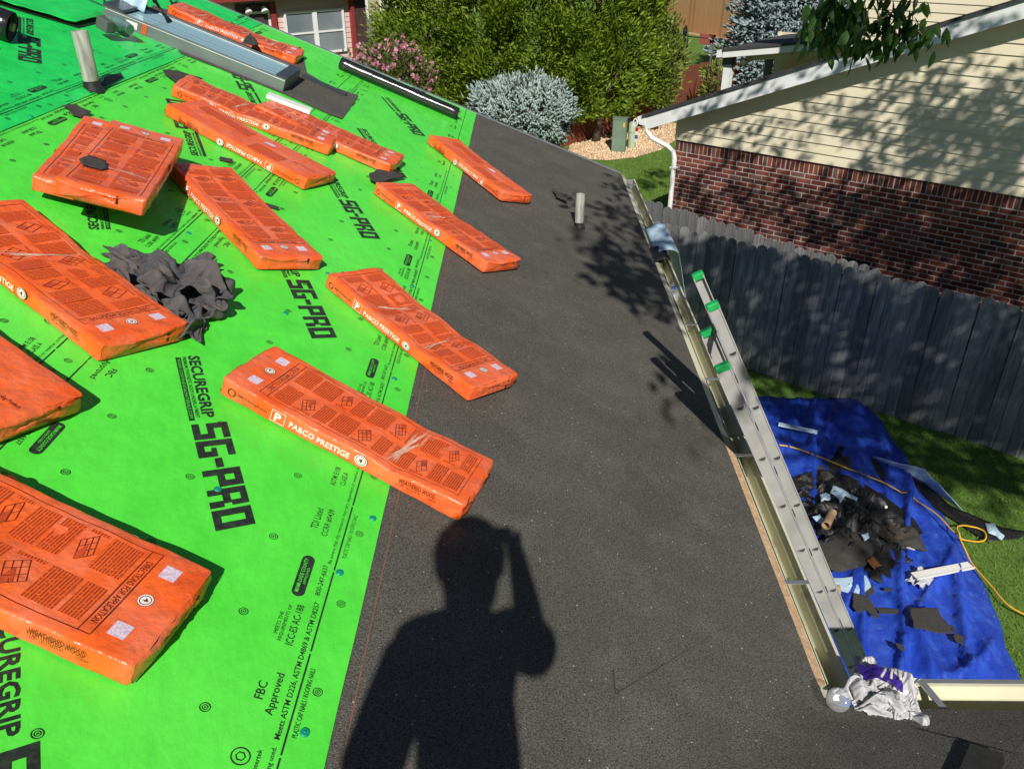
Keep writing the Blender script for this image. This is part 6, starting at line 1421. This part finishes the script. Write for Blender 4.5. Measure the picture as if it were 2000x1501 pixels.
# ------------------------------------------------------------------ the photographer, whose shadow falls over the felt
def photographer():
    J = {'pelvis': (.0,-.38,4.66,.15,.11), 'spine': (.0,-.38,4.92,.14,.10), 'chest': (-.01,-.37,5.18,.14,.10), 'uchest': (-.01,-.36,5.35,.11,.10), 'neck': (-.005,-.33,5.45,.085,.08), 'jaw': (.0,-.30,5.51,.09,.09), 'skull': (.0,-.31,5.635,.112,.105), 'crown': (.0,-.32,5.70,.06,.07),
         'shR': (.105,-.36,5.39,.075,.075), 'elR': (.175,-.24,5.30,.055,.055), 'foR': (.155,-.14,5.37,.045,.045), 'wrR': (.135,-.05,5.43,.032,.032), 'paR': (.118,-.03,5.46,.034,.022),
         'shL': (-.165,-.36,5.38,.075,.075), 'elL': (-.225,-.38,5.10,.054,.054), 'foL': (-.235,-.36,4.98,.040,.040), 'wrL': (-.245,-.33,4.80,.030,.030), 'paL': (-.24,-.32,4.73,.036,.026),
         'hipR': (.10,-.38,4.54,.095,.095), 'knR': (.11,-.36,4.20,.075,.075), 'anR': (.12,-.42,3.0,.05,.05), 'hipL': (-.07,-.38,4.54,.095,.095), 'knL': (-.10,-.36,4.22,.075,.075), 'anL': (-.14,-.42,3.0,.05,.05)}
    fR = ROOF @ Vector((0,0,0))
    gzr = zroof(.12, -.42); gzl = zroof(-.14, -.42)
    for k, z in (('anR', gzr+.07), ('anL', gzl+.07)): v = J[k]; J[k] = (v[0], v[1], z, v[3], v[4])
    for k, h_, a_ in (('knR', 'hipR', 'anR'), ('knL', 'hipL', 'anL')): v = J[k]; J[k] = (v[0], v[1], (J[h_][2]+J[a_][2])/2+.02, v[3], v[4])
    J['toR'] = (.13,-.26,gzr+.03,.04,.035); J['toL'] = (-.15,-.26,gzl+.03,.04,.035)
    E_ = [('pelvis','spine'),('spine','chest'),('chest','uchest'),('uchest','neck'),('neck','jaw'),('jaw','skull'),('skull','crown'),('uchest','shR'),('shR','elR'),('elR','foR'),('foR','wrR'),('wrR','paR'),('uchest','shL'),('shL','elL'),('elL','foL'),('foL','wrL'),('wrL','paL'),
          ('pelvis','hipR'),('hipR','knR'),('knR','anR'),('anR','toR'),('pelvis','hipL'),('hipL','knL'),('knL','anL'),('anL','toL')]
    for sd, base, dirs in (('R', J['paR'], [(.028,.012,.03),(.03,.02,.012),(.028,.02,-.006),(.022,.018,-.02),(-.015,-.005,.03)]), ('L', J['paL'], [(.04,.03,-.01),(.038,.03,-.022),(.03,.028,-.034),(.02,.024,-.042),(.01,.035,.012)])):
        for i, d in enumerate(dirs):
            a, b = 'f%s%da' % (sd, i), 'f%s%db' % (sd, i); l = [1,1.1,1,.85,.9][i]
            J[a] = (base[0]+d[0]*l, base[1]+d[1]*l, base[2]+d[2]*l, .010, .010)
            cv = (-.022, .006, .0) if sd == 'R' else (.01, .012, -.024)
            J[b] = (J[a][0]+cv[0]*l+d[0]*.3, J[a][1]+cv[1]*l+d[1]*.3, J[a][2]+cv[2]*l+d[2]*.3, .008, .008)
            E_ += [('pa'+sd, a), (a, b)]
    ks = list(J); me = bpy.data.meshes.new('body'); me.from_pydata([J[k][:3] for k in ks], [(ks.index(a), ks.index(b)) for a, b in E_], [])
    root = empty('person', T(-.08, -.4, zroof(-.08, -.4)), 'photographer in a dark tee shirt holding a phone up to the face', 'person')
    o = obj_from('body', me, root); o.matrix_parent_inverse = root.matrix_world.inverted()
    md = o.modifiers.new('skin', 'SKIN')
    for i, k in enumerate(ks): sv = me.skin_vertices[0].data[i]; sv.radius = J[k][3:]; sv.use_root = (k == 'pelvis'); sv.use_loose = False
    s2 = o.modifiers.new('sub', 'SUBSURF'); s2.levels = s2.render_levels = 2
    m = mat('clothed_body', (.55,.33,.24), rough=.6); n = m.node_tree.nodes; L = m.node_tree.links; g = n.new('ShaderNodeNewGeometry'); sp = n.new('ShaderNodeSeparateXYZ'); L.new(g.outputs['Position'], sp.inputs[0])
    r = n.new('ShaderNodeValToRGB'); r.color_ramp.interpolation = 'CONSTANT'; mr = n.new('ShaderNodeMapRange'); mr.inputs[1].default_value = 3.9; mr.inputs[2].default_value = 5.8; L.new(sp.outputs[2], mr.inputs[0]); L.new(mr.outputs[0], r.inputs[0])
    el = r.color_ramp.elements; el[0].position = 0; el[0].color = (.03,.04,.08,1); el[1].position = .38; el[1].color = (.04,.042,.05,1); e3 = el.new(.755); e3.color = (.55,.33,.24,1)
    L.new(r.outputs[0], n['Principled BSDF'].inputs['Base Color']); me.materials.append(m)
    mb = MB(); mb.lathe([(.112,-.055),(.118,.0),(.108,.055),(.075,.10),(.0,.118)], 20, M=T(.0,-.315,5.655)); mb.tube([(-.08,-.21,5.615),(.0,-.155,5.62),(.08,-.21,5.615)], [.012,.03,.012], 8); o = mb.build('cap', mat('cap_cloth', (.05,.05,.06), rough=.9), root, smooth=True); o.matrix_parent_inverse = root.matrix_world.inverted()
    for sx in (-1, 1):
        mb = MB(); c = (.135, -.31, 5.34) if sx > 0 else (-.185, -.37, 5.27); d = (.075, .12, -.15) if sx > 0 else (-.075, -.02, -.26)
        mb.tube([(c[0]-d[0]*.35, c[1]-d[1]*.35, c[2]-d[2]*.35), (c[0]+d[0]*.1, c[1]+d[1]*.1, c[2]+d[2]*.1), (c[0]+d[0]*.62, c[1]+d[1]*.62, c[2]+d[2]*.62)], [.075,.078,.074], 14); o = mb.build('sleeve', mat('tee_sleeve', (.04,.042,.05), rough=.9), root, smooth=True); o.matrix_parent_inverse = root.matrix_world.inverted()
    for sx in (-.033, .033): mb = MB(); mb.lathe([(0,.012),(.009,.006),(.011,0)], 10, M=T(.0+sx,-.222,5.555) @ RX(R_(-90))); o = mb.build('eye', M['black'], root); o.matrix_parent_inverse = root.matrix_world.inverted()
    mb = MB(); mb.add([(-.015,-.215,5.52),(.015,-.215,5.52),(.0,-.185,5.525),(.0,-.215,5.575)], [(0,1,2),(0,2,3),(1,3,2)]); o = mb.build('nose', mat('skin_tone', (.55,.33,.24), rough=.6), root, smooth=True); o.matrix_parent_inverse = root.matrix_world.inverted()
    ph = empty('phone', T(.05, -.012, HC-.02), 'black phone held up by the photographer', 'phone')
    mb = MB(); mb.box(-.075,-.004,-.036,.075,.004,.036); bevel(mb.build('casing', M['black'], ph), .003, 2); mb = MB(); mb.box(-.07,-.0052,-.033,.07,-.0042,.033); mb.build('screen', M['skydark'], ph)
photographer()
